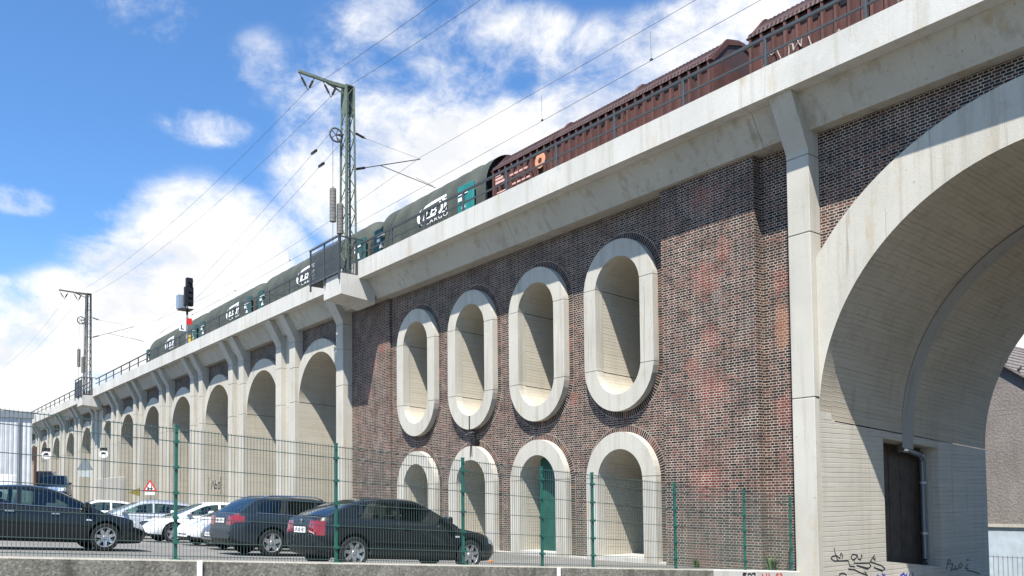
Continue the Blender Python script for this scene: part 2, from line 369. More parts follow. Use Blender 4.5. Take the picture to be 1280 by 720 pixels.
def ring_poly(cx,cz,ri,ro,a0,a1,n=40): return arc(cx,cz,ri,a0,a1,n)+arc(cx,cz,ro,a1,a0,n)
def barrel(cx,cz,r,zb,y0,y1,fall,n=40,zbr=None):
    """vault: straight sides and half-round crown, uv = (girth, depth)"""
    path=[(cx-r,zb)]+[(cx-r,cz-.3)]+arc(cx,cz,r,180,0,n)+[(cx+r,cz-.3),(cx+r,zbr if zbr is not None else zb)]
    s=[0]
    for i in range(1,len(path)): s.append(s[-1]+math.dist(path[i],path[i-1]))
    ys=lin(y0,y1,6); mb=MB()
    vs=[(x,y,z-fall*(y-y0)) for y in ys for x,z in path]; m=len(path); fs=[];uv=[]
    for j in range(len(ys)-1):
        for i in range(m-1):
            fs.append((j*m+i,j*m+i+1,(j+1)*m+i+1,(j+1)*m+i)); uv.append([(s[i],ys[j]),(s[i+1],ys[j]),(s[i+1],ys[j+1]),(s[i],ys[j+1])])
    mb.add(vs,fs,uv); return mb
# --- the big street arch
AX,AZ,RI,RO=-6.45,3.97,5.52,6.87
rg=MB(); ao=math.degrees(math.acos(5.515/RO)); rg.prism(arc(AX,AZ,RI+.012,180,0,64)+[(AX+5.515,AZ)]+arc(AX,AZ,RO,ao,180-ao,48)+[(AX-5.515,AZ)],.22,.75,'y')
rg.build('arch_ring',M['conc'],V)
FALL=.056
# vault without its left wall, which has the doorway
path=arc(AX,AZ,RI,180,0,64)+[(AX+RI,ZB)]
def vault(path,y0,y1,fall):
    s=[0]
    for i in range(1,len(path)): s.append(s[-1]+math.dist(path[i],path[i-1]))
    ys=lin(y0,y1,8); m=len(path); mb=MB(); fs=[];uv=[]
    for j in range(len(ys)-1):
        for i in range(m-1):
            fs.append((j*m+i,j*m+i+1,(j+1)*m+i+1,(j+1)*m+i)); uv.append([(s[i],ys[j]),(s[i+1],ys[j]),(s[i+1],ys[j+1]),(s[i],ys[j+1])])
    mb.add([(x,y,z-fall*(y-y0)) for y in ys for x,z in path],fs,uv); return mb
vault(path,.75,9.55,FALL).build('vault_soffit',M['soffit'],V,fix=False,smooth=True)
f2=vault(path,.22,.75,FALL); f2.build('vault_soffit',M['soffit'],V,fix=False,smooth=True)
DO=[(3.25,.24),(6.37,-.08),(6.37,3.42),(3.25,3.6)]
rv=MB(); rv.plate([[(.22,ZB),(9.55,ZB),(9.55,AZ-FALL*9.33),(.22,AZ)],DO],-11.967,-12.2,'x'); rv.build('abutment_face',M['board'],V)
dr=MB()
x0,x1=-11.985,-12.5
q=[(y,z) for y,z in DO]
for i in range(4):
    a,b=q[i],q[(i+1)%4]; dr.add([(x0-.21,*a),(x0-.21,*b),(x1,*b),(x1,*a)],[(0,1,2,3)])
dr.build('doorway_reveal',M['conc'],V)
dp=MB(); dp.plate([DO],-12.5,-12.55,'x')
for k in range(1,5):
    yy=3.25+3.12*k/5; dp.box(-12.5,-12.488,yy-.012,yy+.012,.2,3.45)
dpo=dp.build('steel_door',M['doorpanel'],V)
jl=MB(); jl.bar((-11.966,.05,4.52),(-11.966,9.5,3.99),.006,.028); jl.build('joint_line',M['joint'],V)
# grey band of repair mortar round the vault, above the doorway
bp=[(-11.97+.004,3.6)]+arc(AX,AZ,RI-.006,180,0,64)
bd=MB(); m_=len(bp)
bd.add([(x,y,z-FALL*(y-.22)) for y in (4.3,4.92) for x,z in bp],[(i,i+1,m_+i+1,m_+i) for i in range(m_-1)])
bd.build('joint_band',M['greyband'],V,fix=False,smooth=True)
# spandrel brick over the big arch
def spandrel(x0,x1,cx,cz,r,zt,y,zlo=None,n=48):
    half=min(r,max(cx-x0,x1-cx)); a0=math.degrees(math.acos(max(-1,min(1,(x0-cx)/r)))); a1=math.degrees(math.acos(max(-1,min(1,(x1-cx)/r))))
    pl=[(x0,zt)]+[(x0,cz+r*math.sin(rad(a0)))]+arc(cx,cz,r,a0,a1,n)[1:-1]+[(x1,cz+r*math.sin(rad(a1))),(x1,zt)]
    mb=MB(); mb.prism(pl,y,y+.4,'y'); return mb
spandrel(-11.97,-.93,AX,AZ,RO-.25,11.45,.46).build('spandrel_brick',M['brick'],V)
# solid over the vault so no light leaks
core=MB()
core.box(-12.2,-.6,.86,9.6,AZ+RI+.3,11.3); core.build('fill_core',M['beam'],V)
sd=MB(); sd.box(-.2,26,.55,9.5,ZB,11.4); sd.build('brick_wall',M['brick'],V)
# --- the brick bay with two rows of openings
OX=[-19.2-4.12*k for k in range(4)]; OR,IR=1.55,1.0; ZT,ZL=8.83,6.36; AL=2.6
def stadium(cx,r,n=20): return arc(cx,ZT,r,180,0,n)+arc(cx,ZL,r,0,-180,n)
def archo(cx,r,zb,n=20): return [(cx-r,zb)]+arc(cx,AL,r,180,0,n)+[(cx+r,zb)]
bw=MB(); holes=[]
for cx in OX: holes.append(stadium(cx,1.3)); holes.append(archo(cx,1.3,-.2))
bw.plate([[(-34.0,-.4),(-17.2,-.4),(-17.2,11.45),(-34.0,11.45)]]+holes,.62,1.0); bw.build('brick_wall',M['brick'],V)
for x0,x1,y in ((-37.67,-34.0,.5),(-17.2,-13.82,.27),(-13.82,-12.61,.58)):
    b=MB(); b.box(x0,x1,y,1.05,-1.2,11.40 if y>.4 else 11.43); b.build('brick_pilaster',M['brick'],V)
bk=MB(); bk.box(-37.7,-12.95,4.4,9.5,-.4,11.3); bk.box(-37.7,-12.95,1.1,9.5,11.0,11.3); bk.build('inner_wall',M['beam'],V)
def surround(loopo,loopi,segs,y0,y1):
    """stone surround cut into blocks along the given index ranges"""
    mb=MB()
    for a,b in segs:
        mb.prism(loopo[a:b+1]+loopi[a:b+1][::-1],y0,y1,'y')
    return mb
def gapfix(loop,cuts,g=.008): return loop
def lining(path,y0,y1,fall,close):
    s=[0]
    pts=path+[path[0]] if close else path
    for i in range(1,len(pts)): s.append(s[-1]+math.dist(pts[i],pts[i-1]))
    ys=lin(y0,y1,4); m=len(pts); mb=MB(); fs=[];uv=[]
    for j in range(4):
        for i in range(m-1):
            fs.append((j*m+i,j*m+i+1,(j+1)*m+i+1,(j+1)*m+i)); uv.append([(s[i],ys[j]),(s[i+1],ys[j]),(s[i+1],ys[j+1]),(s[i],ys[j+1])])
    mb.add([(x,y,z-fall*(y-y0)) for y in ys for x,z in pts],fs,uv); return mb
def border(path,w,y,close):
    pts=path+[path[0]] if close else path; n=len(pts); out=[];s=[0]
    for i,p in enumerate(pts):
        a=pts[i-1] if i else (pts[-2] if close else pts[0]); b=pts[(i+1)] if i<n-1 else (pts[1] if close else pts[-1])
        tx,tz=b[0]-a[0],b[1]-a[1]; l=math.hypot(tx,tz) or 1; out.append((p[0]-tz/l*w,p[1]+tx/l*w))
        if i: s.append(s[-1]+math.dist(p,pts[i-1]))
    mb=MB(); vs=[(x,y,z) for x,z in pts]+[(x,y,z) for x,z in out]
    mb.add(vs,[(i,i+1,n+i+1,n+i) for i in range(n-1)],[[(s[i]*1.08,.012),(s[i+1]*1.08,.012),(s[i+1]*1.08,w-.002),(s[i]*1.08,w-.002)] for i in range(n-1)])
    return mb
def oval(cx):
    g=.009; mb=MB(); ns=20
    so,si=stadium(cx,OR,ns),stadium(cx,IR,ns)
    top=MB()
    # crown block, two jamb blocks, sill block with 18 mm joints between
    def blk(po,pi): mb.prism(po+pi[::-1],.37,.7,'y')
    jt,jb=ZT+.12,ZL-.12
    ao=[p for p in so[:ns+1] if p[1]>jt+g]; ai=[p for p in si[:ns+1] if p[1]>jt+g]
    xo=math.sqrt(OR**2-.12**2); xi=math.sqrt(IR**2-.12**2)
    blk([(cx-xo,jt+g)]+ao+[(cx+xo,jt+g)],[(cx-xi,jt+g)]+ai+[(cx+xi,jt+g)])
    bo=[p for p in so[ns+1:] if p[1]<jb-g]; bi=[p for p in si[ns+1:] if p[1]<jb-g]
    blk([(cx+xo,jb-g)]+bo+[(cx-xo,jb-g)],[(cx+xi,jb-g)]+bi+[(cx-xi,jb-g)])
    for sg in (-1,1):
        mb.prism([(cx+sg*xo,jb+g),(cx+sg*OR,ZL),(cx+sg*OR,ZT),(cx+sg*xo,jt-g),(cx+sg*xi,jt-g),(cx+sg*IR,ZT),(cx+sg*IR,ZL),(cx+sg*xi,jb+g)],.37,.7,'y')
    o=mb.build('oval_window_surround',M['conc'],V)
    ln=lining(stadium(cx,IR+.012,ns),.4,4.4,.05,True); sub(ln,'window_reveal',M['lining'],o,V,fix=False,smooth=True)
    for z in (jt,jb):
        jn=MB(); jn.bar((cx-IR+.0,.4,z),(cx-IR+.0,4.3,z-.2),.006,.02); sub(jn,'joint',M['joint'],o,V)
    bo=border(stadium(cx,OR-.02,32),.27,.612,True); sub(bo,'brick_border',M['brickring'],o,V,fix=False)
def lower(cx):
    g=.009; mb=MB(); ns=24; jt=AL+.1; xo=math.sqrt(OR**2-.01); xi=math.sqrt(IR**2-.01)
    so,si=arc(cx,AL,OR,180,0,ns),arc(cx,AL,IR,180,0,ns)
    mb.prism([(cx-xo,jt+g)]+[p for p in so if p[1]>jt+g]+[(cx+xo,jt+g)]+([(cx-xi,jt+g)]+[p for p in si if p[1]>jt+g]+[(cx+xi,jt+g)])[::-1],.37,.7,'y')
    for sg in (-1,1): mb.prism([(cx+sg*OR,-.3),(cx+sg*OR,AL),(cx+sg*xo,jt-g),(cx+sg*xi,jt-g),(cx+sg*IR,AL),(cx+sg*IR,-.3)],.37,.7,'y')
    o=mb.build('arched_opening_surround',M['conc'],V)
    pth=[(cx-IR-.012,-.3)]+arc(cx,AL,IR+.012,180,0,ns)+[(cx+IR+.012,-.3)]
    sub(lining(pth,.4,4.4,.05,False),'opening_reveal',M['lining'],o,V,fix=False,smooth=True)
    sl=MB(); sl.box(cx-IR-.005,cx+IR+.005,.35,4.4,-.3,.16); sub(sl,'sill',M['fascia'],o,V)
    bo=border([(cx-OR+.02,.0)]+arc(cx,AL,OR-.02,180,0,36)+[(cx+OR-.02,.0)],.27,.612,False); sub(bo,'brick_border',M['brickring'],o,V,fix=False)
for cx in OX: oval(cx); lower(cx)
gd=thing('door','dark green steel door leaf standing in the third lower arched opening','door',(OX[1]+.45,1.0,.16))
mb=MB(); mb.prism([(OX[1]-.45,.165),(OX[1]+.985,.165),(OX[1]+.985,2.6)]+[(OX[1]+.985*math.cos(rad(a)),2.6+.985*math.sin(rad(a))) for a in range(10,91,10)]+[(OX[1]-.2,3.565),(OX[1]-.45,3.47)],.95,1.0,'y'); mb.build('leaf',plain('dark_green_steel',(.012,.075,.055),.5,var=.3,scale=2),gd)
mb=MB(); mb.bar((OX[1]-.35,.935,1.2),(OX[1]-.35,.935,1.34),.03,.03); mb.build('handle',M['steel'],gd)
kb=MB(); kb.box(-34.0,-17.2,.45,.62,-.3,.07); kb.build('plinth',M['fascia'],V)
# --- the arcade to the left
bayparts=[]
cx=-40.9; AR=2.44; AZS=7.38
pb=MB(); pb.prism(ring_poly(cx,AZS,AR,AR+.68,179.5,.5,40),.22,.7,'y'); bayparts.append(pb.build('arch_ring',M['conc'],V))
bayparts.append(barrel(cx,AZS,AR,-.3,.22,5.2,.05).build('vault_soffit',M['lining'],V,fix=False,smooth=True))
bayparts.append(spandrel(-43.37,-38.42,cx,AZS,AR+.45,11.45,.46).build('spandrel_brick',M['brick'],V))
bb=MB(); bb.box(-43.6,-38.2,5.2,5.6,-.3,11.2); bayparts.append(bb.build('inner_wall',M['board'],V))
jj=MB(); jj.bar((cx-AR+.003,.25,7.42),(cx-AR+.003,5.1,7.18),.006,.022); bayparts.append(jj.build('joint_line',M['joint'],V))
for s in [7.68*k for k in range(1,6)]+[45.6]+[46.6+8.0*k for k in range(1,6)]:
    for o in bayparts:
        c=o.copy(); COL.objects.link(c); c.location=(-s,0,0)
pw=MB(); pw.box(-92.4,-88.2,.15,.9,-.3,11.34); pw.build('mast_pier',M['conc'],V)
# --- cornice and parapet
JO=[-170,-150,-130,-110,-92,-75.2,-60.1,-45.6,-34.42,-24.0,-13.35,-3.0,8,26]
cb=MB(); fa=MB()
for a,b in zip(JO[:-1],JO[1:]):
    fa.prism([(-.83,12.174),(-.83,12.97),(-.35,12.97),(-.35,12.6),(.2,12.6),(.2,12.174)],a+.007,b-.007)
    cb.prism([(-.41,12.17),(.10,11.35),(.95,11.35),(.95,12.17)],a+.007,b-.007)
fao=fa.build('parapet',M['fascia'],V); cb.build('cornice',M['beam'],V)
dk=MB(); dk.box(-170,26,.2,9.6,11.36,12.55); dk.build('deck_slab',M['beam'],V)
bf=MB(); bf.box(-170,26,9.1,9.7,12.55,12.97); bf.build('rear_parapet',M['fascia'],V)
bal=MB(); bal.box(-170,26,1.0,9.1,12.552,12.75); bal.build('ballast_bed',plain('ballast',(.12,.105,.09),.95,var=.5,scale=30),V)
for yy in (2.48,3.92): 
    r=MB(); r.box(-170,26,yy-.035,yy+.035,12.9,13.05); r.build('rail',M['steel'],V)
slp=MB()
for k in range(300): slp.box(-168+k*.65,-167.74+k*.65,1.95,4.45,12.74,12.9)
slp.build('sleepers',M['weight'],V)
# mast corbels
def corbel(x0,x1):
    mb=MB(); mb.prism([(-1.72,11.36),(-1.72,12.30),(.0,12.30),(.0,11.1),(-.4,11.22)],x0,x1); return mb
corbel(-36.2,-34.43).build('mast_corbel',M['fascia'],V); corbel(-90.2,-88.0).build('mast_corbel',M['fascia'],V)
# graffiti on the abutment and on the retaining wall
def ribbon(strokes,w,fx):
    mb=MB()
    for st in strokes:
        for (a,b) in zip(st[:-1],st[1:]):
            dx,dy=b[0]-a[0],b[1]-a[1]; l=math.hypot(dx,dy) or 1; nx,ny=-dy/l*w/2,dx/l*w/2; ex,ey=dx/l*w*.3,dy/l*w*.3
            mb.add([(fx,a[0]+nx-ex,a[1]+ny-ey),(fx,a[0]-nx-ex,a[1]-ny-ey),(fx,b[0]-nx+ex,b[1]-ny+ey),(fx,b[0]+nx+ex,b[1]+ny+ey)],[(0,1,2,3)])
            fx+=.00006
    return mb
GR=[[(0.71,0.71),(0.73,0.6),(0.82,0.44),(0.88,0.38)],[(1.0,0.57),(0.95,0.44),(0.79,0.52),(0.61,0.51),(0.54,0.46),(0.68,0.39),(1.34,0.36),(1.4,0.22),(1.65,0.19)],[(1.03,0.57),(1.08,0.49),(1.04,0.43)],[(1.74,0.49),(1.56,0.52),(1.47,0.45),(1.55,0.37),(1.7,0.4),(1.78,0.49),(1.81,0.39),(1.92,0.35),(2.01,0.46),(1.96,0.48)],[(1.62,0.36),(1.63,0.27)],[(1.66,0.28),(1.91,0.27),(2.36,0.25),(2.44,0.16),(2.31,0.11),(1.73,0.22),(2.27,0.09)],[(2.63,0.45),(2.51,0.36),(2.4,0.28),(2.96,0.15),(3.15,0.06),(3.03,0.01),(2.58,0.12),(2.99,0.0)],[(2.57,0.36),(2.66,0.31),(2.64,0.39)],[(1.33,0.15),(1.61,0.12),(1.9,0.02),(2.26,-0.07)],[(2.12,0.04),(2.23,-0.07)],[(6.66,-0.18),(6.78,0.1),(6.92,0.09),(6.91,0.0),(6.77,-0.03)],[(6.96,-0.04),(7.1,-0.03),(6.94,-0.22),(7.19,-0.17)],[(7.24,-0.08),(7.23,-0.22),(7.43,-0.18)],[(7.59,-0.03),(7.43,-0.12),(7.53,-0.19),(7.68,-0.11),(7.64,-0.04)],[(8.08,-0.08),(7.87,-0.21),(8.07,-0.22)],[(7.97,-0.28),(8.37,-0.33),(8.87,-0.45)],[(7.99,0.04),(8.11,0.03)],[(0.91,0.01),(0.91,0.05),(1.08,0.06),(1.21,0.02),(1.23,-0.02)]]
GB=[[(2.76,-0.09),(2.79,-0.12)],[(3.01,-0.07),(3.06,-0.14),(3.14,-0.1)],[(3.97,-0.18),(4.15,-0.14),(4.23,-0.21)],[(4.33,-0.16),(4.27,-0.22)],[(4.48,-0.16),(4.46,-0.23)],[(4.65,-0.16),(4.66,-0.24)]]
ribbon(GR[:10]+GR[17:],.032,-11.963).build('graffiti',M['ink'],V,fix=False); ribbon(GR[10:17],.032,-11.963).build('graffiti',M['ink'],V,fix=False); ribbon(GB,.05,-11.962).build('graffiti',M['inkblue'],V,fix=False)

# ------------------------------------------------------------------ retaining wall and mesh fence
def wtop(y): return .137-.0703*y
W=thing('retaining_wall','low rough concrete retaining wall between the street and the parked cars','wall',(-12.7,-18,wtop(-18)-1.3))
def wseg(y0,y1):
    mb=MB(); mb.add([(x,y,z) for y in (y0,y1) for x,z in ((-12.5,streetz(0,y)-.3),(-12.5,wtop(y)-.02),(-12.52,wtop(y)),(-12.9,wtop(y)),(-12.9,streetz(0,y)-.3))],
      [(0,1,6,5),(1,2,7,6),(2,3,8,7),(3,4,9,8),(4,0,5,9),(0,4,3,2,1),(5,6,7,8,9)]); return mb
WY=[-27,-21,-14.98,-8.1,-3.4,-.01]
for i in range(5):
    mb=wseg(WY[i]+.006,WY[i+1]-.006); mb.build('wall_section',M['wall'] if i<4 else M['fascia'],W)
cp=MB()
for y in (-14.98,-8.1): cp.box(-12.495,-12.47,y-.035,y+.035,wtop(y)-1.2,wtop(y)-.005)
cp.build('joint_strip',M['white'],W)
G5=[[(-2.2,.22),(-2.32,.23),(-2.33,.19),(-2.25,.19),(-2.23,.13),(-2.32,.11)],[(-2.13,.1),(-2.14,.2),(-2.06,.21),(-2.01,.17),(-2.02,.09),(-2.1,.08)],[(-1.98,.2),(-1.86,.2),(-1.88,.14),(-1.93,.06)]]
G6=[[(-1.59,.17),(-1.52,.06)],[(-1.42,.17),(-1.39,.06)],[(-1.32,.16),(-1.27,.05)],[(-1.04,.05),(-1.0,.13),(-.93,.12)],[(-.86,.13),(-.78,.1),(-.79,.03)]]
ribbon(G5,.035,-12.494).build('graffiti',M['ink'],W,fix=False); ribbon(G6,.04,-12.494).build('graffiti',M['inkred'],W,fix=False)

FX=-12.66
def fz(y): return .146-.0715*y
F=thing('mesh_fence','green double wire mesh fence standing on the low concrete wall','fence',(FX,-14,wtop(-14)))
POSTS=[-25.3,-22.8,-20.28,-17.78,-15.27,-12.74,-10.23,-8.37,-7.02,-4.5,-2.02,-.12]
pm=MB(); pm.cham(FX-.03,FX+.03,-15.29,-15.25,wtop(-15.27)-.002,fz(-15.27)+1.90,.004)
pm.box(FX-.035,FX+.035,-15.295,-15.245,fz(-15.27)+1.9,fz(-15.27)+1.915)
pb_=MB(); pb_.cham(FX-.075,FX+.075,-15.34,-15.2,wtop(-15.27),wtop(-15.27)+.012,.003)
for zz in (.22,.57,.93,1.30,1.67): pb_.box(FX-.04,FX+.055,-15.3,-15.24,fz(-15.27)+zz-.022,fz(-15.27)+zz+.022)
pm.v+=[]; n0=len(pm.v); pm.add(pb_.v,pb_.f); p_=pm.build('post',M['green'],F)
for y in POSTS:
    if abs(y+15.27)<.01: continue
    c=copy_tree(p_,F); c.location=(0,y+15.27,fz(y)-fz(-15.27))
HL=(.02,.22,.57,.93,1.30,1.67,1.85)
for a,b in zip(POSTS[:-1],POSTS[1:]):
    mb=MB(); fx=FX+.04
    n=max(2,round((b-a)/.05))
    for k in range(1,n):
        y=a+(b-a)*k/n; mb.box(fx-.0026,fx+.0026,y-.0026,y+.0026,fz(y)-.02,fz(y)+1.875)
    for z in HL:
        for dx in (-.009,.009):
            mb.add([(fx+dx+sx*.004,y,fz(y)+z+sz*.005) for y in (a+.01,b-.01) for sx,sz in ((-1,-1),(1,-1),(1,1),(-1,1))],[(0,3,2,1),(4,5,6,7),(0,1,5,4),(1,2,6,5),(2,3,7,6),(3,0,4,7)])
    mb.build('mesh_panel',M['greenwire'],F)
# ------------------------------------------------------------------ parapet railing
R=thing('parapet_railing','grey steel handrail with square posts running along the viaduct parapet','railing',(-60,-.6,12.97))
ph=MB(); ph.cham(-20.97,-20.89,-.64,-.56,12.972,13.86,.01); ph.box(-21.02,-20.84,-.68,-.52,12.972,12.99); po=ph.build('post',M['rail'],R)
xs=[-20.93+2.73*k for k in range(-40,8)]
for x in xs:
    if abs(x+20.93)<.01: continue
    if -37.6<x<-34.6 or -90.4<x<-87.8: continue
    c=po.copy(); COL.objects.link(c); c.location=(x+20.93,0,0)
for z,w in ((13.86,.075),(13.42,.05),(13.03,.04)):
    for a,b in ((-130,-90.3),(-87.9,-37.5),(-34.6,2)):
        mb=MB(); mb.bar((a,-.6,z),(b,-.6,z),w,w); mb.build('rail',M['rail'],R)

# ------------------------------------------------------------------ guard cages at the masts
def cage(x0,x1,label):
    c=thing('mast_guard_cage',label,'guard cage',(x1,-1.75,12.3),group=None)
    for x,y in ((x0,-1.78),((x0+x1)/2,-1.78),(x1,-1.78),(x1,-.9)):
        mb=MB(); mb.box(x-.035,x+.035,y-.035,y+.035,12.02 if y<-1 else 12.3,13.98); mb.build('post',M['rail'],c)
    mb=MB(); mb.bar((x0-.1,-1.78,14.0),(x1+.03,-1.78,14.0),.08,.06); mb.bar((x1,-1.78,14.0),(x1,-.55,14.0),.06,.06); mb.bar((x0-.1,-1.78,12.34),(x1,-1.78,12.34),.06,.05); mb.bar((x1,-1.78,12.34),(x1,-.85,12.34),.06,.05); mb.build('rail',M['rail'],c)
    mb=MB()
    n=34
    for k in range(n+1):
        x=x0+(x1-x0)*k/n; mb.box(x-.006,x+.006,-1.786,-1.774,12.36,13.8)
    for k in range(42):
        z=12.38+1.42*k/41; mb.box(x0,x1,-1.783,-1.777,z-.009,z+.009)
    for k in range(9): y=-1.7+.85*k/8; mb.box(x1-.006,x1+.006,y-.006,y+.006,12.36,13.97)
    mb.build('mesh_infill',M['rail'],c)
    mb=MB(); mb.box(x0-.05,x1,-1.76,-.84,12.302,12.335); mb.build('grating',M['steel'],c)
cage(-37.5,-34.52,'grey mesh guard cage around the foot of the near catenary mast')
cage(-91.0,-88.05,'small grey mesh guard cage around the foot of the far catenary mast')

# ------------------------------------------------------------------ catenary masts
def mast(name,label,matm):
    """local coordinates, origin at the foot on the corbel"""
    t=thing(name,label,'catenary mast',(0,0,0),group='lattice catenary masts on the viaduct',world=False)
    H=9.0; a0,a1=.27,.19
    lat=MB()
    cs=lambda z:(a0+(a1-a0)*z/H)
    for sx in (-1,1):
        for sy in (-1,1):
            lat.bar((sx*cs(0)*1.15,sy*cs(0),0),(sx*cs(H)*1.15,sy*cs(H),H),.075,.075)
    n=15
    for k in range(n):
        z0,z1=H*k/n,H*(k+1)/n
        for s in (-1,1):
            u=1 if k%2 else -1
            lat.bar((s*cs(z0)*1.15,u*cs(z0),z0),(s*cs(z1)*1.15,-u*cs(z1),z1),.04,.02)
            lat.bar((u*cs(z0)*1.15,s*cs(z0),z0),(-u*cs(z1)*1.15,s*cs(z1),z1),.04,.02)
    lat.bar((0,-.06,0),(0,-.06,H),.13,.09)
    for s in (-1,1): lat.box(-.22,.22,s*.2-.012,s*.2+.012,H-1.35,H)
    lat.box(-.25,.25,-.22,.22,H-.02,H+.02); lat.build('lattice_post',matm,t)
    bs=MB(); bs.cham(-.45,.45,-.42,.42,-.02,.12,.02); bs.build('base_plate',M['steel'],t)
    arm=MB(); arm.bar((0,.15,H-.02),(0,-1.0,H-.06),.16,.16); arm.bar((0,-.9,H-.03),(0,-2.45,H+.02),.12,.12); arm.bar((0,-.1,H-.4),(0,-1.1,H-.08),.06,.06); arm.build('cross_arm',matm,t)
    for ya in (-2.05,-.92):
        ins=MB()
        for e,m_ in ((-.34,1),(.36,1)):
            p=Vector((0,ya+e,H-.08)); q=Vector((0,ya+.06,H-.72)); ins.tube([p,q],.018,6)
            for k in range(9): 
                c=p.lerp(q,.25+.06*k); d=(q-p).normalized()*.016; ins.tube([c-d,c+d],.055,8)
        ins.build('insulator',M['insul'],t)
    for zc,r in ((6.6,.33),):
        w=MB(); w.lathe([(r,-.02),(r+.03,0),(r,.02),(r-.05,.02),(r-.05,-.02),(r,-.02)],20,'x',(-.05,-.58,zc))
        for k in range(5): a=k*math.pi*.4; w.bar((-.05,-.58,zc),(-.05,-.58+r*.95*math.cos(a),zc+r*.95*math.sin(a)),.03,.03)
        w.bar((0,-.2,zc+.1),(-.05,-.6,zc),.06,.06); w.bar((0,-.2,zc-.45),(-.05,-.55,zc-.1),.04,.04); w.build('tensioning_wheel',M['steel'],t)
    for yy,z0,z1 in ((-.74,2.5,4.05),(-.38,2.0,3.4)):
        c=MB(); n=10
        for k in range(n): a=z0+(z1-z0)*k/n; c.cyl((-.05,yy,a),(-.05,yy,a+(z1-z0)/n-.014),.15,12)
        c.cyl((-.05,yy,z0),(-.05,yy,z1+.1),.03); o=c.build('counterweight',M['weight'],t)
        c=MB(); c.tube([(-.05,yy,z1),(-.05,yy+.0,6.5)],.012,5); c.tube([(-.05,yy,.1),(-.05,yy,z0)],.012,5); c.build('tension_rope',M['steel'],t)
    # cantilever over the track
    cl=MB(); cl.tube([(0,.25,5.15),(0,3.95,6.55)],.024,6); cl.tube([(0,1.7,5.7),(0,4.85,5.3)],.018,6); cl.tube([(0,3.7,5.55),(0,4.7,5.36)],.012,5); cl.tube([(0,.25,6.95),(0,.9,6.8)],.018,6); cl.tube([(0,.9,6.8),(0,3.95,6.55)],.007,5)
    cl.build('cantilever',M['steel'],t)
    for p,q in (((0,.3,5.17),(0,1.0,5.43)),((0,.3,6.94),(0,.95,6.79))):
        i=MB(); p,q=Vector(p),Vector(q); i.tube([p,q],.022,6)
        for k in range(9): c=p.lerp(q,.2+.075*k); d=(q-p).normalized()*.014; i.tube([c-d,c+d],.06,8)
        i.build('insulator',M['insul'],t)
    return t
m1=mast('catenary_mast','tall grey green lattice catenary mast with cross arm and counterweights, nearest the camera',M['mast'])
m1.location=(-35.2,-.98,12.34)
m2=copy_tree(m1); m2.location=(-89.0,-1.1,12.34); m2.scale=(1.05,1.05,1.1); m2['label']='distant lattice catenary mast with cross arm, rising over the far end of the parapet'
for ch in m2.children:
    if ch.name.startswith('lattice') or ch.name.startswith('cross'):
        ch.data=ch.data.copy(); ch.data.materials[0]=M['mast2']

# ------------------------------------------------------------------ wires
def wire(label,p,q,sag,r=.008,n=24,mat=None,group='overhead wires',beads=()):
    p,q=Vector(p),Vector(q); pts=[]
    for k in range(n+1):
        t=k/n; v=p.lerp(q,t); v.z-=4*sag*t*(1-t); pts.append(v)
    t=thing('overhead_wire',label,'wire',pts[0],group=group)
    mb=MB(); mb.tube(pts,r,5); mb.build('cable',mat or M['steel'],t,smooth=True)
    return t
for ya,z1,lab in ((-3.0,20.62,'outer'),(-1.87,20.62,'inner')):
    side='farther out' if lab=='outer' else 'close to the mast'
    wire('feeder wire from the near mast arm out to the right, hung %s'%side,(-35.2,ya,z1),(18,ya,z1),1.55,group=None)
    wire('feeder wire between the two cross arms, hung %s'%side,(-35.2,ya,z1),(-89,ya-.15,21.45),1.1,group=None)
    wire('feeder wire running away beyond the far mast, hung %s'%side,(-89,ya-.15,21.45),(-150,ya,21.2),1.2,group=None)
wire('long contact wire over the wagons, the lower one',(-140,3.45,17.75),(15,3.45,17.75),.0,.009,group=None)
wire('long catenary wire sagging above the contact wire, right of the near mast',(-35.2,3.0,19.0),(15,3.45,19.0),.25,.008,group=None)
wire('long catenary wire sagging above the contact wire, left of the near mast',(-35.2,3.0,19.0),(-89,3.2,19.4),.9,.008,group=None)
wire('tensioned wire from the wheel of the near mast, upper',(-35.25,-1.6,19.3),(-89,4.2,19.2),.5,.008,group=None)
wire('tensioned wire from the wheel of the near mast, lower',(-35.25,-1.4,18.5),(-89,4.2,17.6),.3,.008,group=None)
wire('far catenary wire beyond the second mast',(-89,3.2,19.6),(-150,3.2,19.3),.6,.008,group=None)
for k,x in enumerate((-20.3,-26.4,-44.0,-52.0,-62.0,-72.0)):
    zt=19.0-(.2 if x>-35 else .75)
    mb=MB(); mb.tube([(x,3.43,17.76),(x,3.4,zt-.02)],.007,5); mb.box(x-.05,x+.05,3.40,3.46,17.74,17.8)
    if k>1: 
        o=mb.build('dropper',M['steel'],org=(x,3.4,zt)); tag(o,'thin dropper wire between catenary and contact wire left of the near mast','dropper','droppers left of the near mast')
    else:
        o=mb.build('dropper',M['steel'],org=(x,3.4,zt)); tag(o,'thin dropper wire above the red wagons' if k==0 else 'thin dropper wire above the join of green and red wagons','dropper')
def bead(x,y,z,lab):
    mb=MB(); mb.tube([(x-.35,y,z+.02),(x-.25,y,z),(x+.25,y,z),(x+.35,y,z)],[.02,.07,.07,.02],8); o=mb.build('wire_insulator',M['insul'],org=(x,y,z),smooth=True); tag(o,lab,'insulator')
def onw(p,q,s,t): v=Vector(p).lerp(Vector(q),t); return v.x,v.y,v.z-4*s*t*(1-t)
bead(*onw((-35.25,-1.6,19.3),(-89,4.2,19.2),.5,.055),'dark rod insulator on the upper tensioned wire left of the near mast')
bead(*onw((-35.25,-1.4,18.5),(-89,4.2,17.6),.3,.045),'dark rod insulator on the lower tensioned wire left of the near mast')

